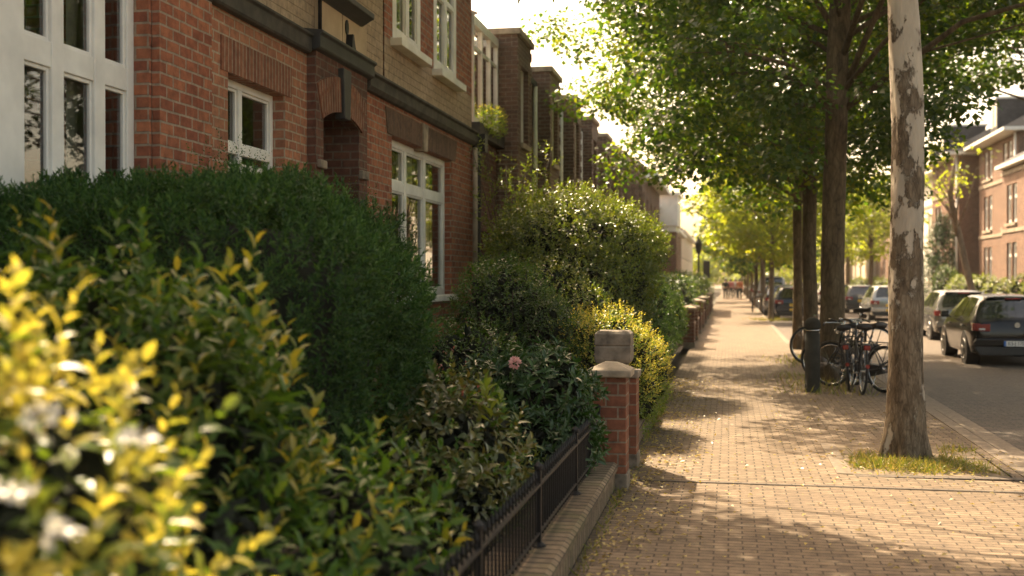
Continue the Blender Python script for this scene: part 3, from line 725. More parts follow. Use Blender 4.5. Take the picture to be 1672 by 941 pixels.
# ---- terrace of identical bays
ORD = ['first', 'second', 'third', 'fourth', 'fifth', 'sixth', 'seventh', 'eighth', 'ninth', 'tenth', 'eleventh', 'twelfth', 'thirteenth']
def terrace_house():
    y0 = 21.1
    h = thing('terraced_house', 'first flat topped brick bay of the terrace beyond the glazed balcony', 'house', (FX, y0, 0), group='terraced houses with square brick bays')
    o2 = [(y0 + 2.1, y0 + 3.2, 1.2, 3.3), (y0 + 2.1, y0 + 3.2, 4.5, 5.8)]
    mb = MB(); facade(mb, FX, y0 + 1.501, y0 + 3.949, 0, 6.0, o2, .15); shell(mb, FX, y0, y0 + 3.95, 6.0, -12); mb.build('wall', 'terrace_brick', h)
    B = FX + .38; o1 = [(y0 + .38, y0 + 1.2, 4.35, 5.85), (y0 + .3, y0 + 1.2, 1.0, 3.3)]
    mb = MB(); facade(mb, B, y0, y0 + 1.5, 0, 6.35, o1, .18)
    mb.add([(B, y0, 0), (FX - .4, y0, 0), (FX - .4, y0, 6.35), (B, y0, 6.35)], [(0, 1, 2, 3)]); mb.add([(B, y0 + 1.5, 0), (FX - .4, y0 + 1.5, 0), (FX - .4, y0 + 1.5, 6.35), (B, y0 + 1.5, 6.35)], [(0, 1, 2, 3)])
    mb.add([(FX - .4, y0, 6), (FX - .4, y0 + 1.5, 6), (FX - .4, y0 + 1.5, 6.35), (FX - .4, y0, 6.35)], [(0, 1, 2, 3)])
    # corbelled courses give the bay its toothed edge
    for k in range(20):
        z = .4 + k * .3
        mb.box(B - .12, B + .022, y0 - .022, y0 + .10, z, z + .16); mb.box(B - .12, B + .022, y0 + 1.4, y0 + 1.52, z, z + .16)
    mb.build('bay', 'terrace_brick', h)
    MB().box(FX - .46, B + .07, y0 - .06, y0 + 1.56, 6.35, 6.47).build('parapet_cap', 'stone', h, bevel=.01)
    MB().box(FX - .05, FX + .12, y0 + 1.53, y0 + 3.92, 4.0, 4.16).build('string_course', 'grey_band', h)
    MB().box(-12, FX + .1, y0 + 1.53, y0 + 3.92, 6.0, 6.12).build('roof', 'roof_felt', h)
    MB().tube([(FX + .08, y0 + 3.8, .1), (FX + .08, y0 + 3.8, 6.0)], .05, 6).build('downpipe', 'white_paint', h, True)
    for a, b, c, d in o1: window(h, B, a, b, c, d, [((a + b) / 2, .06)], [(d - .5, .06)], .07, .13, sill=('stone', .06, .1, .04), room=.3)
    for a, b, c, d in o2: window(h, FX, a, b, c, d, [((a + b) / 2, .06)], [], .07, .12, sill=('stone', .06, .1, .04), room=.6)
    return h
t0 = terrace_house()
for k in range(1, 9):
    dup(t0, (FX, 21.1 + 3.95 * k, 0), None, f'{ORD[k]} flat topped brick bay of the terrace beyond the glazed balcony')

# ---- taller dark gabled house closing the terrace, then farther houses
def tall_house(name, label, X, y0, y1, ve, vr, mat, roofmat, face=1, xb=None, wins=3, floors=((1.0, 2.6), (4.2, 5.8)), pitch_axis='y', group=None, cornice=True):
    h = thing(name, label, 'house', (X, (y0 + y1) / 2, 0), group=group)
    xb = xb if xb is not None else X - 8 * face
    ops = []
    for c, d in floors:
        for i in range(wins):
            u = y0 + (y1 - y0) * (i + .5) / wins; ops.append((u - .5, u + .5, c, d))
    mb = MB(); facade(mb, X, y0, y1, 0, ve, ops, .15, 0, face); shell(mb, X, y0, y1, ve, xb)
    if pitch_axis == 'x':   # gable faces the street
        ym = (y0 + y1) / 2
        mb.add([(X, y0, ve), (X, y1, ve), (X, ym, vr)], [(0, 1, 2)])
    else:
        xm = (X + xb) / 2
        for yy in (y0, y1): mb.add([(X, yy, ve), (xb, yy, ve), (xm, yy, vr)], [(0, 1, 2)])
    mb.build('wall', mat, h)
    rf = MB(); e = .35
    if pitch_axis == 'x':
        ym = (y0 + y1) / 2; sl = (vr - ve) / (ym - y0)
        for s_ in (-1, 1):
            ye = ym + s_ * ((ym - y0) + e); ze = ve - sl * e
            rf.add([(X + e * face, ye, ze), (xb, ye, ze), (xb, ym, vr), (X + e * face, ym, vr), (X + e * face, ye, ze + .14), (xb, ye, ze + .14), (xb, ym, vr + .14), (X + e * face, ym, vr + .14)],
                   [(0, 1, 2, 3), (4, 5, 6, 7), (0, 3, 7, 4), (0, 4, 5, 1), (1, 5, 6, 2), (2, 6, 7, 3)])
    else:
        xm = (X + xb) / 2; sl = (vr - ve) / abs(X - xm); f = face
        for s_, xo in ((1, X), (-1, xb)):
            xe = xo + e * f * s_; ze = ve - sl * e
            rf.add([(xe, y0, ze), (xe, y1, ze), (xm, y1, vr), (xm, y0, vr), (xe, y0, ze + .14), (xe, y1, ze + .14), (xm, y1, vr + .14), (xm, y0, vr + .14)],
                   [(0, 1, 2, 3), (4, 5, 6, 7), (0, 4, 5, 1), (1, 5, 6, 2), (2, 6, 7, 3), (3, 7, 4, 0)])
    r_ = rf.build('roof', roofmat, h)
    if cornice and pitch_axis == 'y':
        c = MB(); x0, x1 = sorted((X + .02 * face, X + .62 * face)); c.box(x0, x1, y0 + .01, y1 - .01, ve - .42, ve - .14); c.build('eaves', 'white_paint', h)
    for a, b, c, d in ops:
        window(h, X, a, b, c, d, [((a + b) / 2, .09)], [(d - .55, .08)], .1, .12, face, sill=('stone', .08, .12, .06), room=.4)
    return h
tall_house('gabled_house', 'dark brick house with a steep slate roof closing the bay terrace', FX + .2, 57, 69, 7.2, 10.2, 'dark_brick', 'slate', 1, None, 4, group=None)
tall_house('brick_house', 'far red brick house with a white box oriel beyond the slate roofed house', -5.6, 72, 96, 7.4, 10.4, 'far_red_brick', 'red_tile', 1, None, 6)
fo = bpy.data.objects[[o.name for o in scene.objects if o.get('label', '').startswith('far red brick house with a white box')][0]]
mb = MB(); mb.box(-5.55, -3.75, 86, 91, 5.7, 8.0); mb.build('oriel', 'white_wall', fo); MB().box(-5.56, -3.6, 85.8, 91.2, 8.0, 8.2).build('oriel_roof', 'white_paint', fo); MB().box(-5.55, -3.9, 86.2, 90.8, 5.3, 5.7).build('oriel_corbel', 'white_paint', fo)
mb = MB(); mb.box(-5.58, -3.9, 87, 90.4, 0, 5.3); mb.build('porch', 'far_red_brick', fo)
tall_house('brick_house', 'farthest pink brick house at the end of the left terrace', -5.2, 97, 128, 6.6, 9.6, 'rear_brick', 'red_tile', 1, None, 8)
tall_house('pale_house', 'cream house near the street end past the farthest brick house', -5.4, 129, 175, 7.4, 10., 'cream_wall', 'red_tile', 1, None, 9)

# ---- houses across the road (they face -X)
RX = 13.5
def right_house(label, y0, y1, ve, mat, X=RX, bays=2, floors=((1.5, 3.4), (4.3, 6.1), (7.0, 8.5)), dormer=True, eave=.75, name='town_house', hip=True):
    h = thing(name, label, 'house', (X, (y0 + y1) / 2, 0)); face = -1; xb = X + 9
    ops = []
    for c, d in floors:
        if d > ve - .25: continue
        for i in range(bays):
            u = y0 + (y1 - y0) * (i + .5) / bays; ops += [(u - .95, u - .1, c, d), (u + .1, u + .95, c, d)]
    mb = MB(); facade(mb, X, y0, y1, 0, ve, ops, .16, 0, face); shell(mb, X, y0, y1, ve, xb); mb.build('wall', mat, h)
    # hipped slate roof with white soffit
    e = eave; x0, x1 = X - e, xb + .2; vr = ve + 2.6
    r = MB(); a, b = y0 - (e if hip else 0) * .6, y1 + (e if hip else 0) * .6
    V = [(x0, a, ve + .2), (x0, b, ve + .2), (x1, b, ve + .2), (x1, a, ve + .2), ((x0 + x1) / 2 - .6, a + (2.2 if hip else 0), vr), ((x0 + x1) / 2 - .6, b - (2.2 if hip else 0), vr)]
    r.add(V, [(0, 1, 5, 4), (1, 2, 5), (2, 3, 4, 5), (3, 0, 4)]); rr = r.build('roof', 'slate', h)
    MB().box(x0, x1, a, b, ve + .02, ve + .198).build('eaves', 'white_paint', h, bevel=.02)
    if dormer:
        u = (y0 + y1) / 2 - .6
        d = MB(); d.box(X - .3, X + 2, u - .75, u + .75, ve + .45, ve + 2.0); dd = d.build('dormer', 'slate', h, bevel=.02)
        MB().box(X - .4, X + 2.1, u - .82, u + .82, ve + 2.0, ve + 2.1).build('dormer_roof', 'white_paint', dd)
        for q in (-.36, .36):
            g = MB(); g.box(X - .315, X - .302, u + q - .27, u + q + .27, ve + .65, ve + 1.8); g.build('pane', 'glass', dd)
    for k, (aa, bb, c, d) in enumerate(ops):
        window(h, X, aa, bb, c, d, [], [(d - .6, .12)], .15, .12, face, sill=('stone', .1, .14, .06), room=.5, curtain=([(aa + .1, bb - .1, c + .9, d - .1)] if k % 3 == 0 else None))
    s = MB()
    for c, d in floors[1:]: s.box(X - .05, X + .02, y0 + .02, y1 - .02, c - .42, c - .24)
    s.build('string_course', 'stone', h)
    MB().tube([(X - .1, y0 + .12, .1), (X - .1, y0 + .12, ve)], .06, 6).build('downpipe', 'white_paint', h, True)
    return h
right_house('brick town house with a flat corniced bay, nearest of the row across the road', 50, 57.5, 6.85, 'rear_brick', RX - .75, 2, dormer=False, eave=.35, hip=False)
right_house('brick town house with white eaves and white dormer beside the flat corniced bay', 57.7, 66.2, 8.75, 'rear_brick', RX, 2)
right_house('darker brick town house with projecting front and deep white eaves behind the leaning trunk', 67, 75.5, 8.6, 'far_red_brick', RX - .9, 2)
right_house('white rendered town house between the brick house and the dark conifer', 76, 87, 8.6, 'white_wall', RX, 3)
right_house('pale brick town house past the white rendered one', 87.5, 99, 9.0, 'pale_brick', RX - .4, 3)
right_house('red brick town house with white dormer in the middle of the far row', 99.5, 111, 8.7, 'rear_brick', RX, 3)
right_house('cream town house seen between the two brown tree trunks', 111.5, 126, 8.4, 'cream_wall', RX - .5, 3, dormer=False)
right_house('farthest brick town house across the road', 126.5, 150, 9.0, 'pale_brick', RX, 5)

# ------------------------------------------------------------------ warm hazy air
hz = MB().box(-142, 142, -62, 322, -1.2, 26).build('haze', 'white_paint'); hz.data.materials.clear()
_m, _nt, _o = new_mat('haze_air'); _p = _nt.nodes.new('ShaderNodeVolumePrincipled')
_p.inputs['Color'].default_value = (1., .96, .88, 1); _p.inputs['Density'].default_value = .00022; _p.inputs['Anisotropy'].default_value = .45
_nt.links.new(_p.outputs[0], _o.inputs['Volume']); hz.data.materials.append(_m); stuff(hz, 'thin warm sunlit haze filling the whole street', 'haze')
scene.cycles.volume_bounces = 0; scene.cycles.volume_step_rate = 4; scene.cycles.volume_max_steps = 64
# ------------------------------------------------------------------ garden walls, piers, railing
def garden_wall(label, y0, y1, hgt, x=WX, thick=.42, mat='wall_brick', group=None):
    t = thing('garden_wall', label, 'wall', (x, (y0 + y1) / 2, 0), group=group)
    MB().box(x - thick + .03, x - .025, y0, y1, -.05, hgt - .07).build('wall_body', mat, t)
    c = MB(); c.prism([(x - thick, hgt - .068), (x, hgt - .068), (x, hgt - .02), (x - .03, hgt), (x - thick + .02, hgt + .004), (x - thick, hgt - .02)], y0, y1, 'y')
    # small unevenness along the coping
    o = c.build('coping', mat, t, bevel=.008, uvrot=True)
    return t
garden_wall('low mossy brick garden wall carrying the black iron railing', 2.6, 9.40, .23)
garden_wall('low stone coloured garden wall running on behind the two gate piers', 10.86, 17.2, .25)
ed = thing('garden_edging', 'brown stone edging strip inside the garden behind the iron railing', 'edging', (-1.75, 6, 0))
MB().box(-1.86, -1.6, 3, 9.3, -.05, .16).build('edging_stone', 'stone', ed, bevel=.012)

def pier(label, x0, x1, y0, y1, hgt, cap='pyramid', over=.045, group=None, capmat='stone', brickm='pier_brick'):
    t = thing('gate_pier', label, 'gate pier', ((x0 + x1) / 2, (y0 + y1) / 2, 0), group=group)
    MB().box(x0 - .012, x1 + .012, y0 - .012, y1 + .012, -.03, .13).build('plinth', 'old_stone', t, bevel=.01)
    MB().box(x0, x1, y0, y1, .13, hgt - .1).build('shaft', brickm, t, bevel=.004)
    c = MB(); o = over; z = hgt - .1; xm, ym = (x0 + x1) / 2, (y0 + y1) / 2
    c.box(x0 - o, x1 + o, y0 - o, y1 + o, z, z + .062)
    if cap == 'pyramid':
        b = [(x0 - o + .004, y0 - o + .004, z + .06), (x1 + o - .004, y0 - o + .004, z + .06), (x1 + o - .004, y1 + o - .004, z + .06), (x0 - o + .004, y1 + o - .004, z + .06)]
        tpt = [(xm - .05, ym - .05, z + .118), (xm + .05, ym - .05, z + .118), (xm + .05, ym + .05, z + .118), (xm - .05, ym + .05, z + .118)]
        c.add(b + tpt, [(0, 1, 5, 4), (1, 2, 6, 5), (2, 3, 7, 6), (3, 0, 4, 7), (4, 5, 6, 7)])
    c.build('cap', capmat, t, bevel=.012)
    return t
pier('brick gate pier with a shallow pyramid stone cap at the end of the iron railing', -1.115, -.835, 9.42, 9.70, 1.03)
p2 = pier('brick gate pier topped by a weathered stone block, behind the pyramid capped pier', -1.17, -.835, 10.50, 10.82, .93, 'flat', .02, capmat='old_stone')
f = MB(); cx_, cy_ = -1.055, 10.66
def sq(z, r): return [(cx_ - r, cy_ - r, z), (cx_ + r, cy_ - r, z), (cx_ + r, cy_ + r, z), (cx_ - r, cy_ + r, z)]
rings = [(.892, .13), (.955, .125), (.965, .155), (1.0, .168), (1.115, .168), (1.12, .160), (1.13, .160), (1.135, .168), (1.235, .166), (1.262, .14), (1.268, .05)]
V = []; F = []
for z, r in rings: V += sq(z, r)
for i in range(len(rings) - 1):
    for k in range(4): F.append((i * 4 + k, i * 4 + (k + 1) % 4, i * 4 + 4 + (k + 1) % 4, i * 4 + 4 + k))
n_ = len(rings) * 4; F.append((n_ - 4, n_ - 3, n_ - 2, n_ - 1)); F.append((0, 1, 2, 3))
f.add(V, F); f.build('finial_block', 'old_stone', p2, bevel=.014)

# railing with hairpin tops
t = thing('iron_railing', 'black iron railing with spiked bars on the low brick wall', 'railing', (-1.06, 6, .23))
fx = -1.06
r1 = MB(); r1.box(fx - .018, fx + .018, 2.7, 9.41, .575, .592); r1.build('top_rail', 'iron', t, bevel=.004)
r1 = MB(); r1.box(fx - .013, fx + .013, 2.7, 9.41, .30, .314); r1.build('bottom_rail', 'iron', t, bevel=.003)
yy = 2.78; bars = []
while yy < 9.38:
    bars.append(yy); yy += .085
posts = [3.2, 4.78, 6.36, 7.94, 9.36]
nb = 0
for yv in bars:
    if any(abs(yv - p) < .045 for p in posts): continue
    b = MB(); z1 = .645
    b.tube([(fx, yv, .27), (fx, yv, z1 - .02)], .0068, 6); b.lathe([(.007, 0), (.013, .012), (.0095, .028), (.0005, .06)], (fx, yv, z1 - .022), 6)
    b.build('bar', 'iron', t)
for p in posts:
    b = MB(); b.box(fx - .017, fx + .017, p - .017, p + .017, .22, .66); b.lathe([(.018, 0), (.026, .012), (.026, .03), (.012, .045), (.0005, .055)], (fx, p, .66), 10); b.build('post', 'iron', t, bevel=.003)
    f_ = MB(); f_.lathe([(.045, 0), (.045, .012), (.02, .03)], (fx, p, .226), 12); f_.build('foot', 'iron', t)

# piers and walls farther along
pl = [(29.2, 1.05, 'first'), (32.6, 1.0, 'second'), (36.4, 1.1, 'third'), (40.5, 1.0, 'fourth'), (45, 1.05, 'fifth'), (50, 1.0, 'sixth'), (56, 1.05, 'seventh'), (63, 1., 'eighth')]
for k, (yv, hh, o) in enumerate(pl):
    pier(f'small stone capped garden pier past the dark clipped hedge, {o} from the hedge', -1.2, -.86, yv, yv + .34, hh, 'pyramid', .05, group='garden piers past the hedge', brickm='far_red_brick' if k % 2 else 'dark_brick')
for k, (yv, hh, o) in enumerate(pl[:-1]):
    garden_wall(f'low garden wall starting at the {o} pier past the dark hedge', yv + .35, pl[k + 1][0] - .01, .55, group='low walls between the far garden piers', mat='terrace_brick')

# ------------------------------------------------------------------ shrubs of the front gardens
# clipped yew hedge
def hedge_pt(n, a, b, y0, y1, top, seed):
    """points on a rounded, lumpy box; returns P, N"""
    rg = np.random.default_rng(seed); cx, cy = (a + b) / 2, (y0 + y1) / 2
    hx, hy, hz = (b - a) / 2, (y1 - y0) / 2, top / 2
    d = unit(rg.normal(size=(n * 2, 3))); p = 4.0
    s = (np.abs(d / np.array([hx, hy, hz])) ** p).sum(1) ** (-1 / p)
    P = d * s[:, None]
    g = np.sign(d) * np.abs(P / np.array([hx, hy, hz])) ** (p - 1) / np.array([hx, hy, hz]); Nn = unit(g)
    q = P + np.array([cx, cy, hz])
    lump = np.array([noise.noise(Vector((v[0] * 2.3, v[1] * 2.3, v[2] * .75 + 9))) * .10 + noise.noise(Vector((v[0] * 6.5, v[1] * 6.5, v[2] * 1.5))) * .14 + noise.noise(Vector((v[0] * 15, v[1] * 15, v[2] * 5))) * .05 for v in q])
    q = q + Nn * lump[:, None]
    k = (q[:, 2] > .05)
    return q[k][:n], Nn[k][:n], lump[k][:n]
def yew(name, label, a, b, y0, y1, top, n, size=.055, mat='leaf_yew', coremat='hedge_core', group=None, seed=3, flop=.35):
    t = thing(name, label, 'hedge', ((a + b) / 2, (y0 + y1) / 2, 0), group=group)
    P, Nn, lu = hedge_pt(n, a, b, y0, y1, top, seed)
    P = P - Nn * (RNG.random(len(P)) ** 2 * .09)[:, None]
    ax = unit(Nn * .75 + np.array([0, 0, flop]) + rdir(len(P)) * .5)
    m = 16
    arr = sprig_arrays(P, ax, m, size, size * .28, size * 2.9, .25, .35, 0, .75, .3)
    leaves_obj('foliage', *arr[:5], mat, None, FOLD4, t)
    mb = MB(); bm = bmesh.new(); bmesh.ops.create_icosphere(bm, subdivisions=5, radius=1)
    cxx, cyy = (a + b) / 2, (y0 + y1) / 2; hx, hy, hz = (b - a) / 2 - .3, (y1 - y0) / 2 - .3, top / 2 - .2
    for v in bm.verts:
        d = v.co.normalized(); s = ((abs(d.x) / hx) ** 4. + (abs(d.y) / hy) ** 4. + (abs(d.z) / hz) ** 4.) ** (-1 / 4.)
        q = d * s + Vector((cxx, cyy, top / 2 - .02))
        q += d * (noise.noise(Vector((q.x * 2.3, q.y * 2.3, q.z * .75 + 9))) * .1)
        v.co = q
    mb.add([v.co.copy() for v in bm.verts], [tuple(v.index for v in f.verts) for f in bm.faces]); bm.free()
    mb.build('dark_filler', coremat, t, True)  # solid dark core, the hedge's inner shade put into its colour
    return t
yew('clipped_hedge', 'tall dark green clipped conifer hedge with a rounded end below the tall white window', -5.0, -1.97, 5.4, 7.8, 2.26, 15000, .050)

# glossy shrub with bronze-yellow shoot tips, in front of the hedge
la_ = shrub('laurel_shrub', 'glossy green shrub with yellow tipped shoots between the pale golden bush and the clipped hedge',
      [((-2.55, 4.15, .92), (.85, .62, .93)), ((-2.12, 4.1, .78), (.52, .55, .83)), ((-1.55, 4.35, .45), (.48, .6, .58)), ((-1.72, 3.6, .5), (.42, .6, .55)), ((-3.3, 3.8, .85), (.8, .7, .95)), ((-1.45, 3.3, .3), (.3, .5, .4))],
      1150, 12, .125, .047, .30, ['leaf_laurel', 'leaf_tip'], 4, BLADE, 1.0, .35, .6, lo=.62, hi=1.1, tip_top=.42, nstem=24, spread=1.2, shrink=.5)
P, Nn = lump_points([((-2.45, 4.05, 1.0), (.8, .62, .98)), ((-2.1, 4.1, .8), (.5, .55, .8))], 60, .98, 1.1)
k_ = (Nn[:, 2] > .15) | (Nn[:, 0] > .3); P = P[k_]; Nn = Nn[k_]
a = sprig_arrays(P, Nn * .5 + np.array([0, 0, .5]), 13, .15, .055, .34, 1.1, .22, 5, 1.25, .5)
leaves_obj('foliage', *a[:5], ['leaf_laurel', 'leaf_tip'], a[5], BLADE, la_)
# golden bush, nearest
gb_ = shrub('golden_bush', 'golden yellow leaved bush with small white flower heads, nearest the camera',
      [((-1.62, 2.35, 1.0), (.44, .44, .62)), ((-1.95, 2.2, 1.2), (.42, .42, .6)), ((-1.42, 2.5, .55), (.30, .40, .50)), ((-1.75, 2.0, .5), (.5, .4, .5)), ((-2.3, 2.6, .9), (.45, .5, .6))],
      1000, 11, .090, .048, .24, ['leaf_lime', 'leaf_yellow'], 7, BLADE, .8, .45, .5, lo=.55, hi=1.1, tip_top=.8, nstem=16, spread=1.1)
for k, (x, y, z) in enumerate([(-1.22, 1.86, 1.505), (-1.05, 1.88, 1.46), (-1.19, 1.86, 1.29), (-1.0, 1.88, .82), (-1.28, 1.86, 1.36)]):
    n = 30; rr = .02 if k % 2 else .03
    P = np.array([x, y, z]) + RNG.normal(size=(n, 3)) * np.array([rr * .6, rr * .6, rr * .3])
    leaves_obj('flower', P, rdir(n) + np.array([0, 0, .2]), rdir(n) * .5 + np.array([0, -.3, 1]), .02, .018, 'petal_white', None, FOLD4, gb_)
# bronze mottled shrub by the railing
br_ = shrub('bronze_shrub', 'broad leaved shrub with mottled bronze green leaves leaning over the iron railing',
      [((-1.72, 6.95, .58), (.47, .50, .56)), ((-1.95, 6.7, .5), (.5, .5, .55)), ((-1.55, 6.55, .35), (.32, .42, .38)), ((-2.3, 7.2, .6), (.5, .5, .55))],
      800, 9, .085, .043, .15, ['leaf_brown', 'leaf_laurel'], 4, BLADE, .35, .55, .55, lo=.62, hi=1.08, tip_top=.3, nstem=14)
P = np.array([[-1.48, 6.9, 1.02], [-1.40, 6.95, .98], [-1.44, 6.85, .93]]); a = sprig_arrays(P, np.tile([0, 0, 1.], (3, 1)), 9, .11, .045, .14, .8, .25, 9, .9, .3)
leaves_obj('shoot', *a[:5], 'leaf_lime', None, BLADE, br_)
# rhododendron with pale pink flower
rh = shrub('rhododendron', 'dark leathery shrub with one pale pink bloom beside the brick gate piers',
      [((-1.47, 9.0, .66), (.46, .46, .55)), ((-1.85, 9.1, .6), (.45, .45, .5)), ((-1.3, 8.85, .4), (.3, .36, .42)), ((-1.5, 8.6, .35), (.4, .35, .38))],
      620, 10, .105, .036, .10, ['leaf_dark', 'leaf_laurel'], 0, BLADE, .2, .5, .6, lo=.66, hi=1.06, nstem=10, spread=1.3)
for x, y, z, n, rr, m_ in [(-1.62, 8.62, 1.10, 60, .04, 'petal_pink')]:
    P = np.array([x, y, z]) + unit(RNG.normal(size=(n, 3))) * rr * .6
    leaves_obj('flower', P, unit(P - np.array([x, y, z])) + rdir(n) * .5, rdir(n), .034, .03, m_, None, FOLD4, rh)
# weedy reddish sprigs between
shrub('red_sprigs', 'sparse reddish leaved sprigs between the dark hedge end and the pink flowered shrub', [((-1.98, 7.9, .72), (.25, .3, .42)), ((-2.1, 8.3, .7), (.3, .3, .45))], 60, 7, .06, .028, .2, ['leaf_olive', 'leaf_pink'], 2, FOLD4, .8, .5, 0, lo=.3, hi=1.1, tip_top=.6, nstem=16)
shrub('green_shrub', 'mid green bushy shrub low down just beyond the clipped hedge end', [((-2.45, 10.4, .75), (.62, .6, .62)), ((-1.95, 10.2, .6), (.5, .5, .5)), ((-3.2, 10.3, .8), (.7, .6, .6))], 1400, 9, .05, .026, .14, ['leaf_hedge', 'leaf_olive'], 2, FOLD4, .5, .55, .6, tip_top=.35)
shrub('dark_shrub', 'rounded dark green shrub under the right edge of the three light window', [((-2.5, 12.6, 1.12), (.66, .65, .86)), ((-2.05, 12.4, .9), (.5, .5, .7)), ], 2000, 9, .05, .024, .14, ['leaf_hedge', 'leaf_laurel'], 3, FOLD4, .45, .55, .62, tip_top=.45)
shrub('olive_shrub', 'olive green loose shrub between the dark rounded shrub and the golden hedge shrub', [((-1.75, 13.6, .95), (.55, .6, .75)), ((-2.2, 14.2, 1.2), (.6, .6, .8))], 1200, 8, .05, .028, .15, ['leaf_olive', 'leaf_hedge'], 3, FOLD4, .4, .6, .7, tip_top=.4)
# big light shrub
shrub('tall_shrub', 'tall spreading shrub with glittering pale green leaves in front of the brick bays',
      [((-2.35, 17.0, 2.25), (1.0, .9, .85)), ((-1.75, 17.4, 2.15), (.75, .8, .75)), ((-2.9, 17.2, 1.9), (.8, .8, .95)), ((-1.65, 17.0, 1.6), (.6, .7, .7)), ((-2.3, 16.4, 1.5), (.9, .7, .8)), ((-1.5, 18.0, 2.25), (.55, .7, .45))],
      5200, 9, .065, .038, .2, ['leaf_olive', 'leaf_lime'], 3, FOLD4, .45, .6, .45, lo=.6, hi=1.12, tip_top=.55, nstem=30)
sp_ = thing('spindly_shrub', 'spindly tall shrub with yellow green sprays against the annex wall', 'shrub', (-3.4, 18.2, 0))
mb = MB(); Ps = []; Ns = []
for i in range(26):
    bx_ = -3.4 + random.uniform(-.3, .3); by_ = 18.2 + random.uniform(-.3, .3); top = Vector((bx_ + random.uniform(-.55, .6), by_ + random.uniform(-.4, .4), random.uniform(2.6, 4.0)))
    mid = Vector((bx_, by_, top.z * .55)); mb.tube([(bx_, by_, .0), mid, top], [.016, .011, .004], 5)
    for k in range(16):
        t_ = k / 15; p = mid.lerp(top, t_) + Vector((random.uniform(-.22, .22), random.uniform(-.2, .2), random.uniform(-.08, .1))) * (1.1 - .5 * t_); Ps.append(p); Ns.append((random.uniform(-1, 1), random.uniform(-1, 1), .5))
mb.build('branches', 'twig', sp_, True)
a = sprig_arrays(np.array([tuple(p) for p in Ps]), unit(np.array(Ns)), 9, .072, .04, .2, .3, .5, 4, 1., .4); leaves_obj('foliage', *a[:5], ['leaf_olive', 'leaf_lime'], a[5], FOLD4, sp_)
# golden shrub by the piers
shrub('golden_shrub', 'bright golden leaved shrub behind the stone block pier', [((-1.28, 12.7, .78), (.52, .62, .62)), ((-1.02, 13.2, .62), (.34, .6, .55)), ((-1.65, 12.7, .85), (.4, .5, .5)), ((-.98, 12.4, .5), (.22, .4, .42))],
      2200, 9, .040, .024, .15, ['leaf_lime', 'leaf_yellow'], 6, FOLD4, .6, .55, .62, lo=.72, hi=1.1, tip_top=.8)
# long dark mound of clipped hedge along the pavement
shrub('hedge_mound', 'long dark green rounded hedge along the pavement past the golden shrub',
      [((-1.85, 17.8, .85), (.85, 1.2, 1.0)), ((-1.82, 20.2, .95), (.88, 1.8, 1.1)), ((-1.85, 23.2, .92), (.95, 2., 1.0)), ((-1.85, 26.2, .82), (.9, 1.9, .95)), ((-2.2, 20, 1.3), (.9, 1.6, .8))],
      5200, 8, .06, .034, .13, ['leaf_hedge', 'leaf_lime'], 2, FOLD4, .3, .5, .86, tip_top=.14, cat='hedge', nstem=0, lo=.84, hi=1.04)
# juniper twigs behind the clipped hedge, small things in the gaps
shrub('juniper_shrub', 'wispy juniper sprigs rising behind the clipped hedge in front of the red brick', [((-3.9, 8.55, 2.2), (.32, .75, .58)), ((-3.8, 9.4, 2.2), (.3, .6, .45))], 1000, 9, .035, .012, .2, ['leaf_yew', 'leaf_olive'], 3, FOLD4, .8, .7, 0, lo=.3, hi=1.15, tip_top=.3)
shrub('box_shrub', 'small wispy shrub by the porch behind the hedge end', [((-3.5, 10.4, 1.75), (.5, .6, .85))], 500, 9, .035, .012, .2, ['leaf_yew', 'leaf_olive'], 4, FOLD4, .9, .6, 0, lo=.3, hi=1.15, tip_top=.5)
shrub('weedy_plant', 'pale green weedy plant sprawling on the garden edging behind the railing', [((-1.38, 8.2, .3), (.2, .35, .22)), ((-1.4, 7.4, .25), (.12, .3, .18))], 60, 7, .06, .024, .1, ['leaf_lime', 'leaf_olive'], 3, BLADE, .6, .6, 0, lo=.2, hi=1.1, tip_top=.5, nstem=8)
shrub('balcony_plant', 'yellow green plant trailing over the annex ledge under the glazed balcony', [((-4.15, 19.9, 4.55), (.22, .8, .25))], 160, 7, .07, .04, .12, ['leaf_lime', 'leaf_yellow'], 3, FOLD4, .5, .6, 0, tip_top=.6, nstem=0)
# rounded garden hedges in the distance
for k, (x, y, r, hh) in enumerate([(-1.55, 33.5, .62, 1.75), (-1.6, 39.5, .68, 1.7), (-1.5, 47.5, .62, 1.7), (-1.6, 57, .7, 1.9), (-1.7, 66, .8, 1.9)]):
    shrub('garden_shrub', f'rounded far garden shrub behind the small piers, {ORD[k]} past the long hedge', [((x, y, hh * .5), (r, 1.6, hh * .55)), ((x - .8, y + .6, hh * .55), (.8, 1.4, hh * .6))], 900, 7, .085, .05, .14, ['leaf_hedge', 'leaf_lime'], 3, FOLD4, .4, .5, .86, group='rounded shrubs of the far front gardens', tip_top=.5 if k % 2 else .2, nstem=0, lo=.85, hi=1.05)

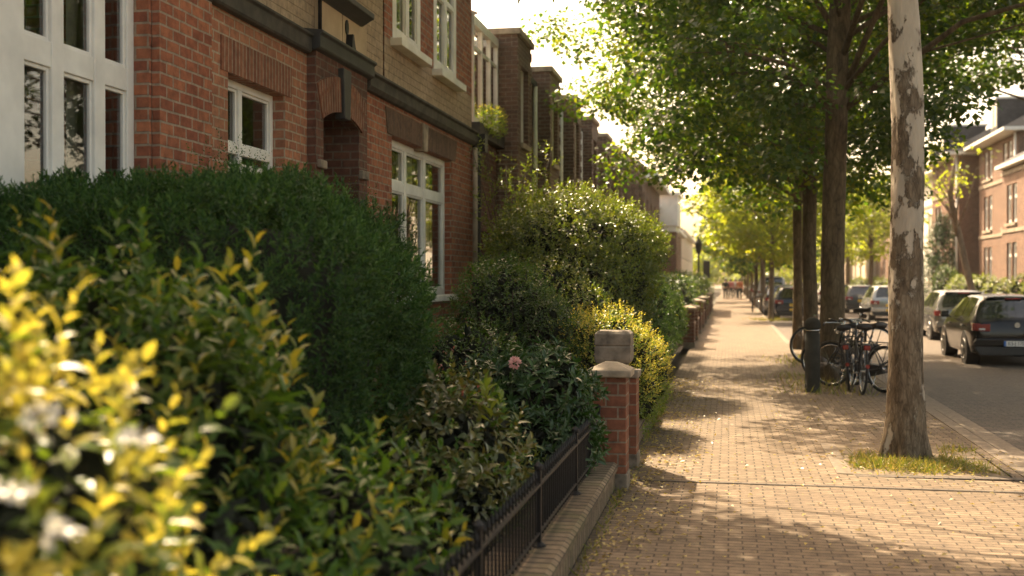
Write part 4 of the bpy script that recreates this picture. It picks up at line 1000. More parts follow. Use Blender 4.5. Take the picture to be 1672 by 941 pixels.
# ------------------------------------------------------------------ trees
def trunk_mesh(mb, base, top, r0, r1, n=22, rings=26, flare=.35, wob=.03, lean=(0, 0), knots=.02, seed=0):
    vs = []; fs = []
    for i in range(rings + 1):
        t = i / rings; z = base[2] + (top - base[2]) * t
        r = r0 + (r1 - r0) * t + r0 * flare * math.exp(-max(0, z) * 4.2)
        cx = base[0] + lean[0] * t + wob * noise.noise(Vector((seed, z * .5, 1))); cy = base[1] + lean[1] * t + wob * noise.noise(Vector((seed + 5, z * .5, 4)))
        for k in range(n):
            a = 2 * math.pi * k / n
            butt = 1 + .16 * math.exp(-max(0, z) * 3.5) * math.cos(a * 5 + seed)
            rr = r * butt * (1 + knots * 2.2 * noise.noise(Vector((math.cos(a) * 1.6, math.sin(a) * 1.6, z * 1.3 + seed))) + knots * 1.2 * noise.noise(Vector((math.cos(a) * 5, math.sin(a) * 5, z * 5 + seed))))
            vs.append((cx + rr * math.cos(a), cy + rr * math.sin(a), z))
    for i in range(rings):
        for k in range(n): fs.append((i * n + k, i * n + (k + 1) % n, (i + 1) * n + (k + 1) % n, (i + 1) * n + k))
    fs.append(tuple(rings * n + k for k in range(n)))
    mb.add(vs, fs)
    return Vector((base[0] + lean[0], base[1] + lean[1], top))

def crown_clumps(c, r, n, rmin, rmax, seed, lo=.35):
    rg = random.Random(seed); out = []
    tries = 0
    while len(out) < n and tries < n * 40:
        tries += 1
        d = Vector((rg.gauss(0, 1), rg.gauss(0, 1), rg.gauss(0, 1))).normalized(); q = lo + (1 - lo) * rg.random() ** .55
        wob = 1 + .22 * noise.noise(d * 1.7 + Vector((seed, 0, 0)))
        p = Vector((c[0] + d.x * r[0] * q * wob, c[1] + d.y * r[1] * q * wob, c[2] + d.z * r[2] * q * wob))
        cr = rg.uniform(rmin, rmax)
        if any((p - o[0]).length < (cr + o[1]) * .55 for o in out): continue
        out.append((p, cr))
    return out

def crown_mesh(parent, clumps, per, L, mat, template=FOLD4, W=None, local=False):
    Ps = []; As = []; Ns = []
    for p, cr in clumps:
        n = int(per * (cr ** 2))
        d = rdir(n); q = RNG.random(n) ** .45
        pos = np.array(p) + d * (q * cr)[:, None] * np.array([1, 1, .62])
        # leaves hang in tiers, facing up and outwards, tips drooping
        a = unit(d * np.array([1, 1, .2]) + rdir(n) * .8 + np.array([0, 0, -.35]))
        nn = unit(np.array([0, 0, .9]) + d * .5 + rdir(n) * .55)
        Ps.append(pos); As.append(a); Ns.append(nn)
    P = np.concatenate(Ps); A = np.concatenate(As); Nn = np.concatenate(Ns)
    s = .7 + .6 * RNG.random(len(P))
    return leaves_obj('crown', P, A, Nn, L * s, (W or L * .95) * s, mat, None, template, parent, local)

def limbs(mb, top, clumps, nprim, r, z0, seed=0):
    """limbs leave the trunk at several heights and reach into the leaf clumps"""
    rg = random.Random(seed)
    sel = rg.sample(clumps, min(nprim, len(clumps)))
    for p, cr in sel:
        t = rg.random() ** .8; s = Vector((top.x, top.y, z0 + (top.z - z0) * t))
        hd = Vector((p.x - s.x, p.y - s.y, 0)).length
        if p.z < s.z + .15 * hd: s.z = max(z0, p.z - .35 * hd - .3)
        m1 = s.lerp(p, .4) + Vector((rg.uniform(-.15, .15), rg.uniform(-.15, .15), .18 * hd * .5)); m2 = s.lerp(p, .75) + Vector((rg.uniform(-.2, .2), rg.uniform(-.2, .2), .1))
        rr = r * rg.uniform(.3, .62)
        mb.tube([s, m1, m2, p], [rr, rr * .7, rr * .42, rr * .15], 7)
        # twigs
        for k in range(6):
            e = p + Vector((rg.uniform(-1, 1), rg.uniform(-1, 1), rg.uniform(-.5, .5))) * cr
            mb.tube([m2.lerp(p, k / 6), e], [rr * .22, rr * .06], 4, cap=False)

def tree(label, x, y, r0, r1, ztop, cz, cr, nclump, per, L, tmat, cmat, seed, lean=(0, 0), rmin=.5, rmax=.95, lim=26, group='street trees on the near pavement', z0=None, n=20, flare=.35, name='street_tree', extra=None, drop=None):
    t = thing(name, label, 'tree', (x, y, 0), group=group)
    mb = MB(); top = trunk_mesh(mb, (x, y, -.1), ztop, r0, r1, n, 30, flare, .05, lean, .03, seed)
    cl = crown_clumps((x + lean[0], y + lean[1], cz), cr, nclump, rmin, rmax, seed)
    if drop: cl = [c for c in cl if not drop(c[0])]
    if extra: cl += [(Vector(p), q) for p, q in extra]
    limbs(mb, Vector((x + lean[0] * .8, y + lean[1] * .8, ztop)), cl, lim, r1 * .68, z0 or cz - cr[2] * 1.0, seed)
    mb.tube([top, Vector((top.x + .2, top.y, cz + cr[2] * .5))], [r1, r1 * .3], 8)
    mb.build('trunk', tmat, t, True)
    crown_mesh(t, cl, per, L, cmat)
    return t
# near plane tree: crown starts above the picture, its sprigs reach in at the top
pt = thing('plane_tree', 'pale flaking barked plane tree standing in the grassy tree pit', 'tree', (1.72, 11.75, 0), group=None)
mb = MB(); top = trunk_mesh(mb, (1.72, 11.75, -.08), 6.4, .172, .138, 40, 90, .42, .06, (-.03, .0), .05, 2)
cl = crown_clumps((1.9, 11.6, 8.3), (3.9, 3.9, 2.7), 40, .65, 1.05, 21)
rgp = random.Random(8)
cl += [(Vector((rgp.uniform(-4.1, -2.3), rgp.uniform(9.5, 14.5), rgp.uniform(5.2, 8.2))), rgp.uniform(.4, .75)) for _ in range(30)]  # unseen clumps added on the left to throw leafy shade on the pavement
cl = [c for c in cl if c[0].z - c[1] * .62 > 1.75 + .26 * (c[0].y) + .1]
limbs(mb, top, cl, 30, .12, 6.2, 4)
mb.tube([top, (1.75, 11.7, 9.2)], [.136, .04], 8)
# one low branch reaching left over the pavement
mb.tube([(1.7, 11.75, 5.3), (.6, 11.5, 5.7), (-.9, 11.2, 5.35), (-1.75, 11.0, 4.72)], [.05, .035, .02, .006], 6)
mb.build('trunk', 'bark_plane', pt, True)
cl += [(Vector((-1.55, 11.0, 4.78)), .22), (Vector((-1.9, 11.1, 4.62)), .16), (Vector((-1.2, 11.1, 5.05)), .3), (Vector((-.4, 11.3, 5.6)), .4)]
crown_mesh(pt, cl, 520, .12, 'leaf_plane')
# second and third trees
tree('thick brown trunked street tree beside the dark bollard and bicycles', 1.70, 20.15, .205, .165, 10, 7.7, (5.2, 4.8, 4.1), 210, 560, .105, 'bark_brown', 'leaf_plane_dark', 31, (.22, 0), .5, .9, 40, z0=4.6, flare=.3, drop=lambda p: (abs(p.x - 1.85) < .95 and p.y < 20.4 and p.z < 7.6) or (p.x > 3.4 and p.z < 6.0),
     extra=[((1.0, 20, 4.6), .6), ((3.0, 19.5, 4.5), .7), ((2.4, 18.6, 4.7), .6), ])
tree('brown trunked street tree directly behind the thick trunked one', 1.66, 24.5, .15, .125, 10, 7.3, (5.2, 4.6, 4.0), 210, 540, .105, 'bark_brown', 'leaf_plane', 47, (-.05, 0), .5, .9, 40, drop=lambda p: p.x > 3.8 and p.z < 6.8, z0=3.6, flare=.3,
     extra=[((-.7, 24, 4.3), .7), ((.3, 23.6, 4.0), .6), ((-1.6, 24.4, 4.9), .7), ((1.2, 24.2, 4.1), .6), ((2.6, 24, 3.9), .6), ((-2.4, 24.6, 5.5), .7)])
tree('slim dark trunked street tree third in the row', 1.68, 29.0, .12, .10, 7, 6.6, (4.2, 3.8, 3.4), 110, 300, .13, 'bark_brown', 'leaf_plane', 53, (0, 0), .5, .95, 26, drop=lambda p: p.x > 3.6 and p.z < 7.6, z0=3.6)
tree('young slender street tree with bright yellow green crown beside the navy car', 1.74, 49.2, .11, .085, 5.0, 5.1, (3.0, 2.6, 2.5), 110, 260, .17, 'bark_far', 'leaf_far', 61, (.1, 0), .45, .8, 26, z0=2.6, n=14,
     extra=[((-.3, 49, 3.6), .6), ((.8, 48.6, 3.2), .5), ((2.6, 48.8, 3.1), .5)])
for k, (x, y, cr_, cz) in enumerate([(1.75, 61, 2.6, 5.2), (1.7, 74, 2.9, 5.2), (1.7, 88, 3.0, 5.2), (1.7, 104, 3.2, 5.5), (1.7, 124, 3.6, 5.6), (1.7, 150, 4., 6.)]):
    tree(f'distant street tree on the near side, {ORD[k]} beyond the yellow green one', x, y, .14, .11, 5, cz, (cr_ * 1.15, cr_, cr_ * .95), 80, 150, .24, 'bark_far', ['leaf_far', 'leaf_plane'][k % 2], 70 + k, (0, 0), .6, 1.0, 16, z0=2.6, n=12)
# trees on the far side of the street
tree('big street tree across the road whose dark crown hangs in from the upper right', 9.6, 31.5, .26, .2, 7, 8.6, (6.0, 5.6, 4.4), 190, 300, .16, 'bark_brown', 'leaf_plane_dark', 91, (0, 0), .6, 1.05, 40, z0=4.4, group='street trees across the road',
     drop=lambda p: p.x > 13.0 or p.z < 7.3)
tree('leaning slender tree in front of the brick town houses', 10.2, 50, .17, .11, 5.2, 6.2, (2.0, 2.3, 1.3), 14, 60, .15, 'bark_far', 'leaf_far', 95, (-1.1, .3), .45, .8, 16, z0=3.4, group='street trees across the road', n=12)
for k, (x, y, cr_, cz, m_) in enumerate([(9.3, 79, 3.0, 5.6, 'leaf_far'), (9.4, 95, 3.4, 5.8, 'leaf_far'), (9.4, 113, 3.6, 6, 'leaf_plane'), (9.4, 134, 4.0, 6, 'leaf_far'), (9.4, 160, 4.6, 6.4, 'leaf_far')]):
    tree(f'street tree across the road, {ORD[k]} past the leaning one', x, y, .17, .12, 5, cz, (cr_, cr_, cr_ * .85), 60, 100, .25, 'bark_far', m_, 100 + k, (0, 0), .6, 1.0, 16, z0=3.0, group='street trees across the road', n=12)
# dark conifer across the road and the hedges in front of the houses
shrub('conifer', 'dark green conical conifer in a garden across the road', [((11.9, 68, 1.6), (1.3, 1.3, 1.9)), ((11.9, 68, 3.2), (.95, .95, 1.7)), ((11.9, 68, 4.4), (.5, .5, 1.1))], 1800, 7, .12, .05, .2, ['leaf_dark'], 0, FOLD4, .5, .5, .85, cat='tree', nstem=0)
shrub('pale_shrub', 'pale blossom spotted shrub below the dark conifer across the road', [((11.2, 63, 1.2), (.7, .8, 1.2))], 400, 7, .1, .06, .2, ['leaf_hedge', 'leaf_lime'], 2, FOLD4, .5, .5, .8, tip_top=.4, nstem=0)
for k, (y0, y1, lb) in enumerate([(43.5, 54.5, 'nearest light green garden hedge across the road behind the black car'), (55, 60.5, 'second garden hedge across the road, under the leaning tree'), (76, 84, 'garden hedge across the road by the white rendered house'), (87, 96, 'low garden hedge across the road seen beside the silver car'), (99, 110, 'far garden hedge across the road beyond the brown trunks')]):
    L_ = [((11.2, y0 + (y1 - y0) * (i + .5) / 5, .85), (.62, (y1 - y0) / 7.5, .98 + .1 * math.sin(i * 2 + k))) for i in range(5)]
    shrub('garden_hedge', lb, L_, 1500, 7, .09, .05, .14, ['leaf_olive', 'leaf_lime'], 3, FOLD4, .5, .5, .88, group='garden hedges across the road', cat='hedge', tip_top=.6, nstem=0, lo=.85, hi=1.05)
# the far end of the street: a wood that reads as one mass
cl = []
rg = random.Random(5)
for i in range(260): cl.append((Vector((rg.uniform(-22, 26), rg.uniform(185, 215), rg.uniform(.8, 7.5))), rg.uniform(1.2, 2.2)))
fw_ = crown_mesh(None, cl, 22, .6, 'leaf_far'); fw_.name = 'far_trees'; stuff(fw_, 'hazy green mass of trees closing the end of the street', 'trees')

# ------------------------------------------------------------------ ground cover: tufts, fallen leaves
def blades(name, pts, h, w, mat, label, cat, lean=.6):
    n = len(pts); A = unit(np.array([0, 0, 1.]) + rdir(n) * lean); A[:, 2] = np.abs(A[:, 2])
    T = (np.array([(0, .5, 0), (0, -.5, 0), (.55, .34, .08), (.55, -.34, .08), (1, 0, .26)]), [(0, 1, 3, 2), (2, 3, 4)])
    s = .5 + RNG.random(n)
    return stuff(leaves_obj(name, pts, A, rdir(n), h * s, w * (.7 + .6 * RNG.random(n)), mat, None, T), label, cat)
pts = []
tuft = [(1.35, 11.15, .22, 1.), (1.6, 11.0, .28, 1.), (1.85, 11.0, .25, .9), (1.3, 11.55, .16, .9), (2.15, 11.3, .22, .8), (2.25, 11.0, .18, .5), (1.5, 11.25, .2, .9), (2.05, 11.6, .16, .6), (1.75, 11.25, .2, .8), (2.3, 12.2, .2, .5), (1.2, 11.0, .12, .6)]
for x, y, r, dn in tuft:
    n = int(300 * dn * (r / .22) ** 1.5); q = RNG.normal(size=(n, 2)) * r * .6
    pts += [(x + a, y + b, -.01) for a, b in q if PX0 + .03 < x + a < PX1 and PY0 + .0 < y + b < PY1 and (x + a - 1.72) ** 2 + (y + b - 11.75) ** 2 > .055]
blades('grass', np.array(pts), .085, .0075, 'grass_blade', 'yellow green grass tufts round the foot of the pale barked tree', 'grass', 1.1)
pts = [(1.45 + RNG.normal() * .35, y, 0.0) for y in RNG.uniform(17.6, 21.5, 500)]
pts += [(1.5 + RNG.normal() * .3, 24.4 + RNG.normal() * .8, 0.) for _ in range(300)] + [(1.75 + RNG.normal() * .5, 49.2 + RNG.normal() * .9, 0.) for _ in range(500)]
blades('grass', np.array(pts), .12, .012, 'grass_blade', 'thin grass growing round the bollard and farther trunks', 'grass', .8)
pts = [(WX + abs(RNG.normal()) * .035 + .005, y, 0.) for y in RNG.uniform(4, 17, 420)] + [(-1.25 + RNG.normal() * .08, y, .1) for y in RNG.uniform(6.5, 9.3, 420)]
blades('weeds', np.array(pts), .07, .010, 'grass_blade', 'sparse weeds along the foot of the garden wall', 'weeds', .9)
n = 2600
X_ = np.concatenate([WX + np.abs(RNG.normal(size=1500)) * .30 + .02, RNG.uniform(-.9, 2.5, 700), 1.75 + RNG.normal(size=400) * .4]); Y_ = np.concatenate([RNG.uniform(5, 20, 1500) ** 1.0, RNG.uniform(5.5, 20, 700), 11.4 + RNG.normal(size=400) * .5])
pp = np.stack([X_, Y_, np.full(n, .02)], 1); aa = rdir(n); aa[:, 2] *= .15; nn = unit(np.array([0, 0, 1.]) + rdir(n) * .3)
ss = .022 + .034 * RNG.random(n)
stuff(leaves_obj('fallen_leaves', pp, aa, nn, ss, ss * .6, 'fallen', None, FOLD4), 'small yellowed fallen leaves scattered along the wall foot and pavement', 'leaves')
# ------------------------------------------------------------------ street furniture
t = thing('bollard', 'dark round capped metal bollard beside the thick trunk and bicycles', 'bollard', (1.27, 18.12, 0))
m_ = MB(); m_.lathe([(.122, -.05), (.122, .015), (.113, .03), (.113, .90), (.100, .905), (.100, .93)], n=28); m_.build('post', 'bollard', t, True, local=True)
m_ = MB(); m_.lathe([(.104, .925), (.098, .94), (.098, .975), (.125, .982), (.128, 1.0), (.124, 1.05), (.105, 1.10), (.07, 1.135), (.03, 1.15), (.002, 1.153)], n=28); m_.build('domed_cap', 'bollard', t, True, local=True)
m_ = MB(); m_.ring((0, 0, .953), (0, 0, 1), .101, .012, 28, 8); m_.build('neck_ring', 'chrome', t, True, local=True)
t = thing('street_lamp', 'dark slim street lamp rising among the far left front gardens', 'street lamp', (-1.6, 62, 0))
m_ = MB(); m_.lathe([(.12, 0), (.12, .5), (.07, .6), (.055, 3.0), (.05, 3.05)], (-1.6, 62, 0), 14); m_.build('pole', 'iron', t, True)
m_ = MB(); m_.lathe([(.06, 3.05), (.12, 3.12), (.2, 3.6), (.22, 3.62), (.1, 3.82), (.03, 3.95), (.002, 4.02)], (-1.6, 62, 0), 8); m_.build('lantern', 'iron', t)
t = thing('sign_post', 'dark box sign on a post near the far street lamp', 'sign', (-1.35, 71, 0))
MB().tube([(-1.35, 71, 0), (-1.35, 71, 2.8)], .05, 8).build('post', 'iron', t); MB().box(-1.56, -1.14, 70.9, 71.1, 1.75, 2.85).build('sign_box', 'iron', t, bevel=.03)
t = thing('bike_stand', 'dark metal hoop stand on the pavement before the row of parked cars', 'bike stand', (1.42, 60, 0))
m_ = MB(); m_.tube([(1.2, 60, 0), (1.2, 60, .7), (1.25, 60, .8), (1.62, 60, .8), (1.67, 60, .7), (1.67, 60, 0)], .045, 8); m_.build('hoop', 'iron', t, True)

# ------------------------------------------------------------------ cars. local: rear bumper at y = 0, nose towards +y, tyres on z = 0
def lerp(a, b, t): return a + (b - a) * t
def make_car(label, paint, loc, rz=0., kind='hatch', plate='plate_yellow', group='cars parked along the street', letters=None, detail=1, two_plates=False):
    t = thing('parked_car', label, 'car', loc, rz, group)
    L_ = dict(hatch=4.25, estate=4.5, van=4.7)[kind]; Wd = dict(hatch=.895, estate=.90, van=.95)[kind]; Hh = dict(hatch=1.46, estate=1.50, van=1.95)[kind]
    # stations along y : (y, z bottom, z belt, z roof, half width body, half width roof)
    belt = .93 if kind != 'van' else 1.05
    if kind == 'hatch':
        S = [(0.0, .36, .90, .905, .80, .66), (.05, .27, .93, .95, .845, .68), (.16, .22, .945, 1.06, .875, .66), (.42, .20, .95, 1.36, Wd, .60), (.62, .2, .945, 1.435, Wd, .59), (1.3, .19, .935, Hh, Wd, .60), (2.0, .19, .92, Hh - .005, Wd, .60), (2.45, .19, .91, 1.40, Wd, .60), (2.85, .19, .905, 1.22, Wd, .62), (3.22, .2, .90, .98, .885, .66), (3.7, .2, .84, .88, .86, .64), (4.05, .22, .74, .78, .78, .58), (4.25, .34, .60, .62, .62, .45)]
    elif kind == 'estate':
        S = [(0.0, .36, .90, .91, .80, .70), (.05, .27, .93, .97, .85, .70), (.14, .22, .945, 1.10, .88, .68), (.36, .2, .95, 1.40, Wd, .64), (.55, .2, .945, 1.47, Wd, .62), (1.4, .19, .935, Hh, Wd, .62), (2.1, .19, .92, Hh - .01, Wd, .62), (2.6, .19, .91, 1.42, Wd, .62), (3.05, .19, .905, 1.22, Wd, .64), (3.45, .2, .9, .98, .885, .66), (3.9, .2, .84, .88, .86, .64), (4.28, .22, .74, .78, .78, .58), (4.5, .34, .6, .62, .62, .45)]
    else:
        S = [(0.0, .36, 1.03, 1.05, .86, .78), (.05, .27, 1.05, 1.3, .9, .76), (.1, .22, 1.05, 1.6, .93, .75), (.2, .2, 1.05, 1.86, Wd, .74), (.4, .2, 1.05, Hh - .03, Wd, .73), (1.6, .19, 1.05, Hh, Wd, .73), (2.6, .19, 1.05, Hh - .02, Wd, .73), (3.1, .19, 1.04, 1.82, Wd, .72), (3.55, .19, 1.02, 1.45, Wd, .72), (3.9, .2, 1.0, 1.12, .92, .72), (4.3, .2, .93, .97, .88, .66), (4.55, .22, .8, .83, .8, .6), (4.7, .34, .62, .64, .66, .5)]
    S = np.array(S)
    def st(y): return [np.interp(y, S[:, 0], S[:, k]) for k in range(1, 6)]
    def sec(y):
        zb, zl, zr, wb, wr = st(y); h_ = zl - zb
        wr_ = lerp(wb * .93, wr, min(1, max(0, (zr - zl) / .45)))
        return [(0, zb), (wb * .8, zb), (wb * .955, zb + .05), (wb * .985, zb + h_ * .3), (wb, zb + h_ * .62), (wb * .985, zb + h_ * .86), (wb * .935, zl), (lerp(wb * .93, wr_, .5), lerp(zl, zr, .52)), (lerp(wb * .93, wr_, .92), lerp(zl, zr, .9)), (wr_ * .88, zr - .01), (wr_ * .5, zr + .016), (0, zr + .024)]
    ys = np.unique(np.concatenate([S[:, 0], np.linspace(0, L_, 34)])); mb = MB(); K = 12; V = []; F = []
    for y in ys:
        s_ = sec(y); V += [(x, y, z) for x, z in s_] + [(-x, y, z) for x, z in s_[-2:0:-1]]
    n = 2 * K - 2
    for i in range(len(ys) - 1):
        for k in range(n): F.append((i * n + k, i * n + (k + 1) % n, (i + 1) * n + (k + 1) % n, (i + 1) * n + k))
    F.append(tuple(range(n))); F.append(tuple((len(ys) - 1) * n + k for k in range(n)))
    mb.add(V, F); body = mb.build('body', paint, t, True, local=True)
    bv = body.modifiers.new('bevel', 'BEVEL'); bv.width = .03; bv.segments = 2; bv.limit_method = 'ANGLE'; bv.angle_limit = R(50)
    # glazing patches lie 4 mm outside the shell
    def patch(name, y0, y1, k0, k1, sides, mat, ny=8, inset=(.0, .0), off=.006, parent=t):
        m2 = MB()
        for sd in sides:
            V = []; F = []; kk = np.linspace(k0, k1, 5)
            for j in range(ny + 1):
                y = lerp(y0, y1, j / ny); s_ = sec(y)
                for q in kk:
                    a, b = int(min(K - 2, q)), int(min(K - 2, q)) + 1; f_ = q - a
                    x = lerp(s_[a][0], s_[b][0], f_); z = lerp(s_[a][1], s_[b][1], f_)
                    V.append((sd * (x + off * .9), y - (off if y < .7 else 0), z + off * .5))
            for j in range(ny):
                for q in range(4): F.append((j * 5 + q, j * 5 + q + 1, (j + 1) * 5 + q + 1, (j + 1) * 5 + q))
            m2.add(V, F)
        return m2.build(name, mat, parent, True, local=True)
    g0 = .55; gs = .30 if kind == 'van' else 0
    yA = S[3][0] + .14; yM = 1.5; yF = S[7][0] + .12
    patch('rear_window', .075 if kind != 'van' else .06, S[3][0] + .06, 9.15, 11, (1, -1), 'car_glass_dark')
    for a, b in ((yA + .12, yM - .04), (yM + .04, yF)): patch('side_window', a, b, 6.18, 8.0, (1,), 'car_glass_dark'); patch('side_window', a, b, 6.18, 8.0, (-1,), 'car_glass_dark')
    patch('windscreen', S[7][0] + .12, S[9][0] - .04, 9.1, 11, (1, -1), 'car_glass_dark')
    # rear pillar quarter lights already body coloured; black lower valance, bumper crease, sills
    wr = st(.03)[3]
    b = MB(); b.prism([(-wr * .86, .22), (wr * .86, .22), (wr * .98, .34), (wr * .98, .40), (-wr * .98, .40), (-wr * .98, .34)], -.028, .12, 'y'); b.build('valance', 'black_plastic', t, local=True, bevel=.02)
    b = MB(); b.prism([(-wr * 1.0, .405), (wr * 1.0, .405), (wr * 1.02, .50), (wr * .97, .575), (-wr * .97, .575), (-wr * 1.02, .50)], -.045, .12, 'y'); b.build('bumper', paint, t, local=True, bevel=.028)
    zl = .80 if kind != 'van' else .95
    for s_ in (1, -1):
        b = MB(); x0, x1 = sorted((s_ * .52, s_ * .80)); hx, hy = sorted((s_ * .70, s_ * .862))
        b.prism([(x0, zl - .07), (x1, zl - .085), (x1, zl + .075), (x0, zl + .055)], -.022, .05, 'y'); b.box(hx, hy, -.004, .21, zl - .07, zl + .085)
        b.build('tail_light', 'red_lens', t, local=True, bevel=.015)
        b = MB(); c0, c1 = sorted((s_ * .62, s_ * .74)); b.box(c0, c1, -.03, -.01, zl - .055, zl - .02); b.build('reversing_lamp', 'clear_lens', t, local=True, bevel=.004)
        b = MB(); c0, c1 = sorted((s_ * .52, s_ * .76)); b.box(c0, c1, -.036, 0., .40 + .012, .432); b.build('reflector', 'red_lens', t, local=True)
        # door mirrors
        b = MB(); c0, c1 = sorted((s_ * .93, s_ * 1.09)); b.box(c0, c1, yF - .12, yF + .04, belt + .0, belt + .15); b.tube([(s_ * .86, yF, belt), (s_ * .95, yF - .02, belt + .05)], .02, 6); b.build('mirror', paint, t, local=True, bevel=.03)
        for a in (yA + .32, yM + .95):
            b = MB(); c0, c1 = sorted((s_ * .885, s_ * .925)); b.box(c0, c1, a, a + .2, .80, .826); b.build('door_handle', paint, t, local=True, bevel=.008)
        for wy in (.78, L_ - .86):
            arch = MB(); ax0 = s_ * (Wd - .02); arch.tube([(s_ * .62, wy, .33), (s_ * (Wd + .004), wy, .33)], .375, 26); arch.build('wheel_arch', 'black_plastic', t, local=True)
            wt = MB(); wt.ring((s_ * (Wd - .095), wy, .315), (1, 0, 0), .252, (.064, .098), 30, 10); wh = wt.build('wheel', 'rubber', t, True, local=True)
            rm = MB(); xx = s_ * (Wd + .006)
            rm.ring((xx - s_ * .01, wy, .315), (1, 0, 0), .205, (.016, .02), 30, 6)
            for q in range(5):
                an = q * 2 * math.pi / 5 + .3; d = Vector((0, math.cos(an), math.sin(an))); rm.tube([Vector((xx, wy, .315)) + d * .02, Vector((xx - s_ * .012, wy, .315)) + d * .2], [.034, .026], 6)
            rm.tube([(xx - s_ * .05, wy, .315), (xx + s_ * .008, wy, .315)], .05, 10); rm.tube([(xx - s_ * .07, wy, .315), (xx - s_ * .05, wy, .315)], .2, 20)
            rm.build('rim', 'alloy', wh, local=True)
    zp = .60 if letters else .70
    zp = .47 if letters else .67
    b = MB(); b.box(-.26, .26, -.062, -.03, zp - .056, zp + .056); pl_ = b.build('number_plate', plate, t, local=True, bevel=.004)
    if letters:
        MB().box(-.262, -.222, -.0655, -.04, zp - .054, zp + .054).build('country_band', 'plate_blue', pl_, local=True)
        MB().box(.222, .262, -.0655, -.04, zp - .054, zp + .054).build('country_band', 'amber_lens', pl_, local=True)
    cu = bpy.data.curves.new('lettering', 'FONT'); cu.body = letters or '43-TK-7'; cu.size = .105; cu.align_x = 'CENTER'; cu.align_y = 'CENTER'; cu.extrude = .001
    tmp = bpy.data.objects.new('tmp', cu); me_ = bpy.data.meshes.new_from_object(tmp); bpy.data.objects.remove(tmp)
    me_.materials.clear(); me_.materials.append(M['plate_ink']); lo = bpy.data.objects.new('lettering', me_); COL.objects.link(lo); lo.parent = pl_; lo.location = (0, -.064, zp); lo.rotation_euler = (R(90), 0, 0); lo.scale = (.86, 1, 1)
    if two_plates:
        b = MB(); b.box(-.26, .26, -.065, -.03, .43, .52); b.build('lower_plate', plate, t, local=True)
    # round badge with a ring and a zigzag, wiper, high brake lamp, aerial
    bd = MB(); bd.tube([(0, -.006, .85), (0, -.028, .85)], .052, 20); bd.ring((0, -.03, .85), (0, 1, 0), .05, .006, 22, 6)
    for a, c in (((-.03, .88), (-.012, .825)), ((-.012, .825), (0, .85)), ((0, .85), (.012, .825)), ((.012, .825), (.03, .88))): bd.tube([(a[0], -.032, a[1]), (c[0], -.032, c[1])], .005, 4)
    bd.build('badge', 'chrome', t, local=True)
    yb = S[3][0]; zt = S[3][3]
    b = MB(); b.box(-.16, .16, yb - .05, yb + .06, zt + .012, zt + .04); b.build('brake_lamp', 'red_lens', t, local=True, bevel=.01)
    b = MB(); b.prism([(-.52, 0), (.52, 0), (.5, .03), (-.5, .03)], yb - .02, yb + .16, 'y', mat=Matrix.Translation((0, 0, zt + .035))); b.build('roof_spoiler', paint, t, local=True, bevel=.012)
    MB().tube([(0, .1, 1.0), (.34, .13, 1.045)], .010, 5).build('wiper', 'black_plastic', t, local=True)
    MB().tube([(0, 1.0, Hh), (0, .9, Hh + .16)], [.008, .003], 5).build('aerial', 'black_plastic', t, local=True)
    # seats show through the glass as dark shapes: headrests
    return t
for nm, c, me in (('paint_black', (.006, .006, .006), 0.), ('paint_navy', (.02, .028, .05), .3), ('paint_silver', (.42, .42, .40), .6), ('paint_grey', (.19, .19, .18), .5), ('paint_mid', (.2, .2, .19), .6), ('paint_white', (.72, .71, .67), 0.), ('paint_dark', (.05, .05, .045), .3), ('paint_red', (.25, .03, .03), .2)): M[nm] = car_paint(nm, c, me, .3 if nm == 'paint_black' else .6)
_m, _nt, _o = new_mat('car_glass_dark'); _v = coords(_nt); _f = noise_tex(_nt, _v, 2.2, 3); bsdf(_nt, _o, ramp(_nt, _f, [(.35, (.012, .014, .013)), (.7, (.03, .034, .03))]), .06, 0, .85, coat=.4); M['car_glass_dark'] = _m; M['bike_grey'] = plain('bike_grey', (.07, .07, .07), .35, .4)
ZR = -.06
make_car('glossy black hatchback with a white plate, nearest car on the road', 'paint_black', (5.82, 24.9, ZR), R(-1), 'hatch', 'plate_white', letters='K5-J 17EZ')
make_car('light silver car just ahead of the glossy black hatchback', 'paint_mid', (6.72, 34.6, ZR), R(-.5), 'hatch')
make_car('silver estate with low rear plate seen between the thick trunk and pale trunk', 'paint_silver', (6.78, 50.2, ZR), R(0), 'estate', two_plates=True)
make_car('dark grey car ahead of the silver estate', 'paint_dark', (6.75, 60.5, ZR), 0, 'hatch')
make_car('dark car partly hidden left of the dark grey one', 'paint_black', (6.55, 69.5, ZR), 0, 'hatch')
make_car('white car far up the right side beyond the two dark cars', 'paint_white', (6.75, 79, ZR), 0, 'estate')
make_car('grey car far up the right side beyond the white car', 'paint_grey', (6.7, 90, ZR), 0, 'hatch')
make_car('farthest silver car on the right side of the road', 'paint_silver', (6.7, 104, ZR), 0, 'estate')
make_car('navy hatchback with yellow plates parked nearest on the left of the road', 'paint_navy', (2.82, 50.2, ZR), R(1), 'hatch', two_plates=True)
make_car('silver estate parked directly ahead of the navy hatchback', 'paint_silver', (2.6, 56.5, ZR), R(.5), 'estate')
make_car('dark hatchback in the left row ahead of the silver estate', 'paint_dark', (2.6, 66, ZR), 0, 'hatch')
make_car('white van in the left row of parked vehicles', 'paint_white', (2.65, 72.5, ZR), 0, 'van')
make_car('red hatchback in the left row beyond the white van', 'paint_red', (2.6, 80, ZR), 0, 'hatch')
make_car('white hatchback farther along the left row past the red one', 'paint_white', (2.6, 87, ZR), 0, 'hatch')
make_car('grey estate far along the left row of cars', 'paint_grey', (2.65, 96, ZR), 0, 'estate')
make_car('farthest white estate in the left row of cars', 'paint_white', (2.65, 108, ZR), 0, 'estate')

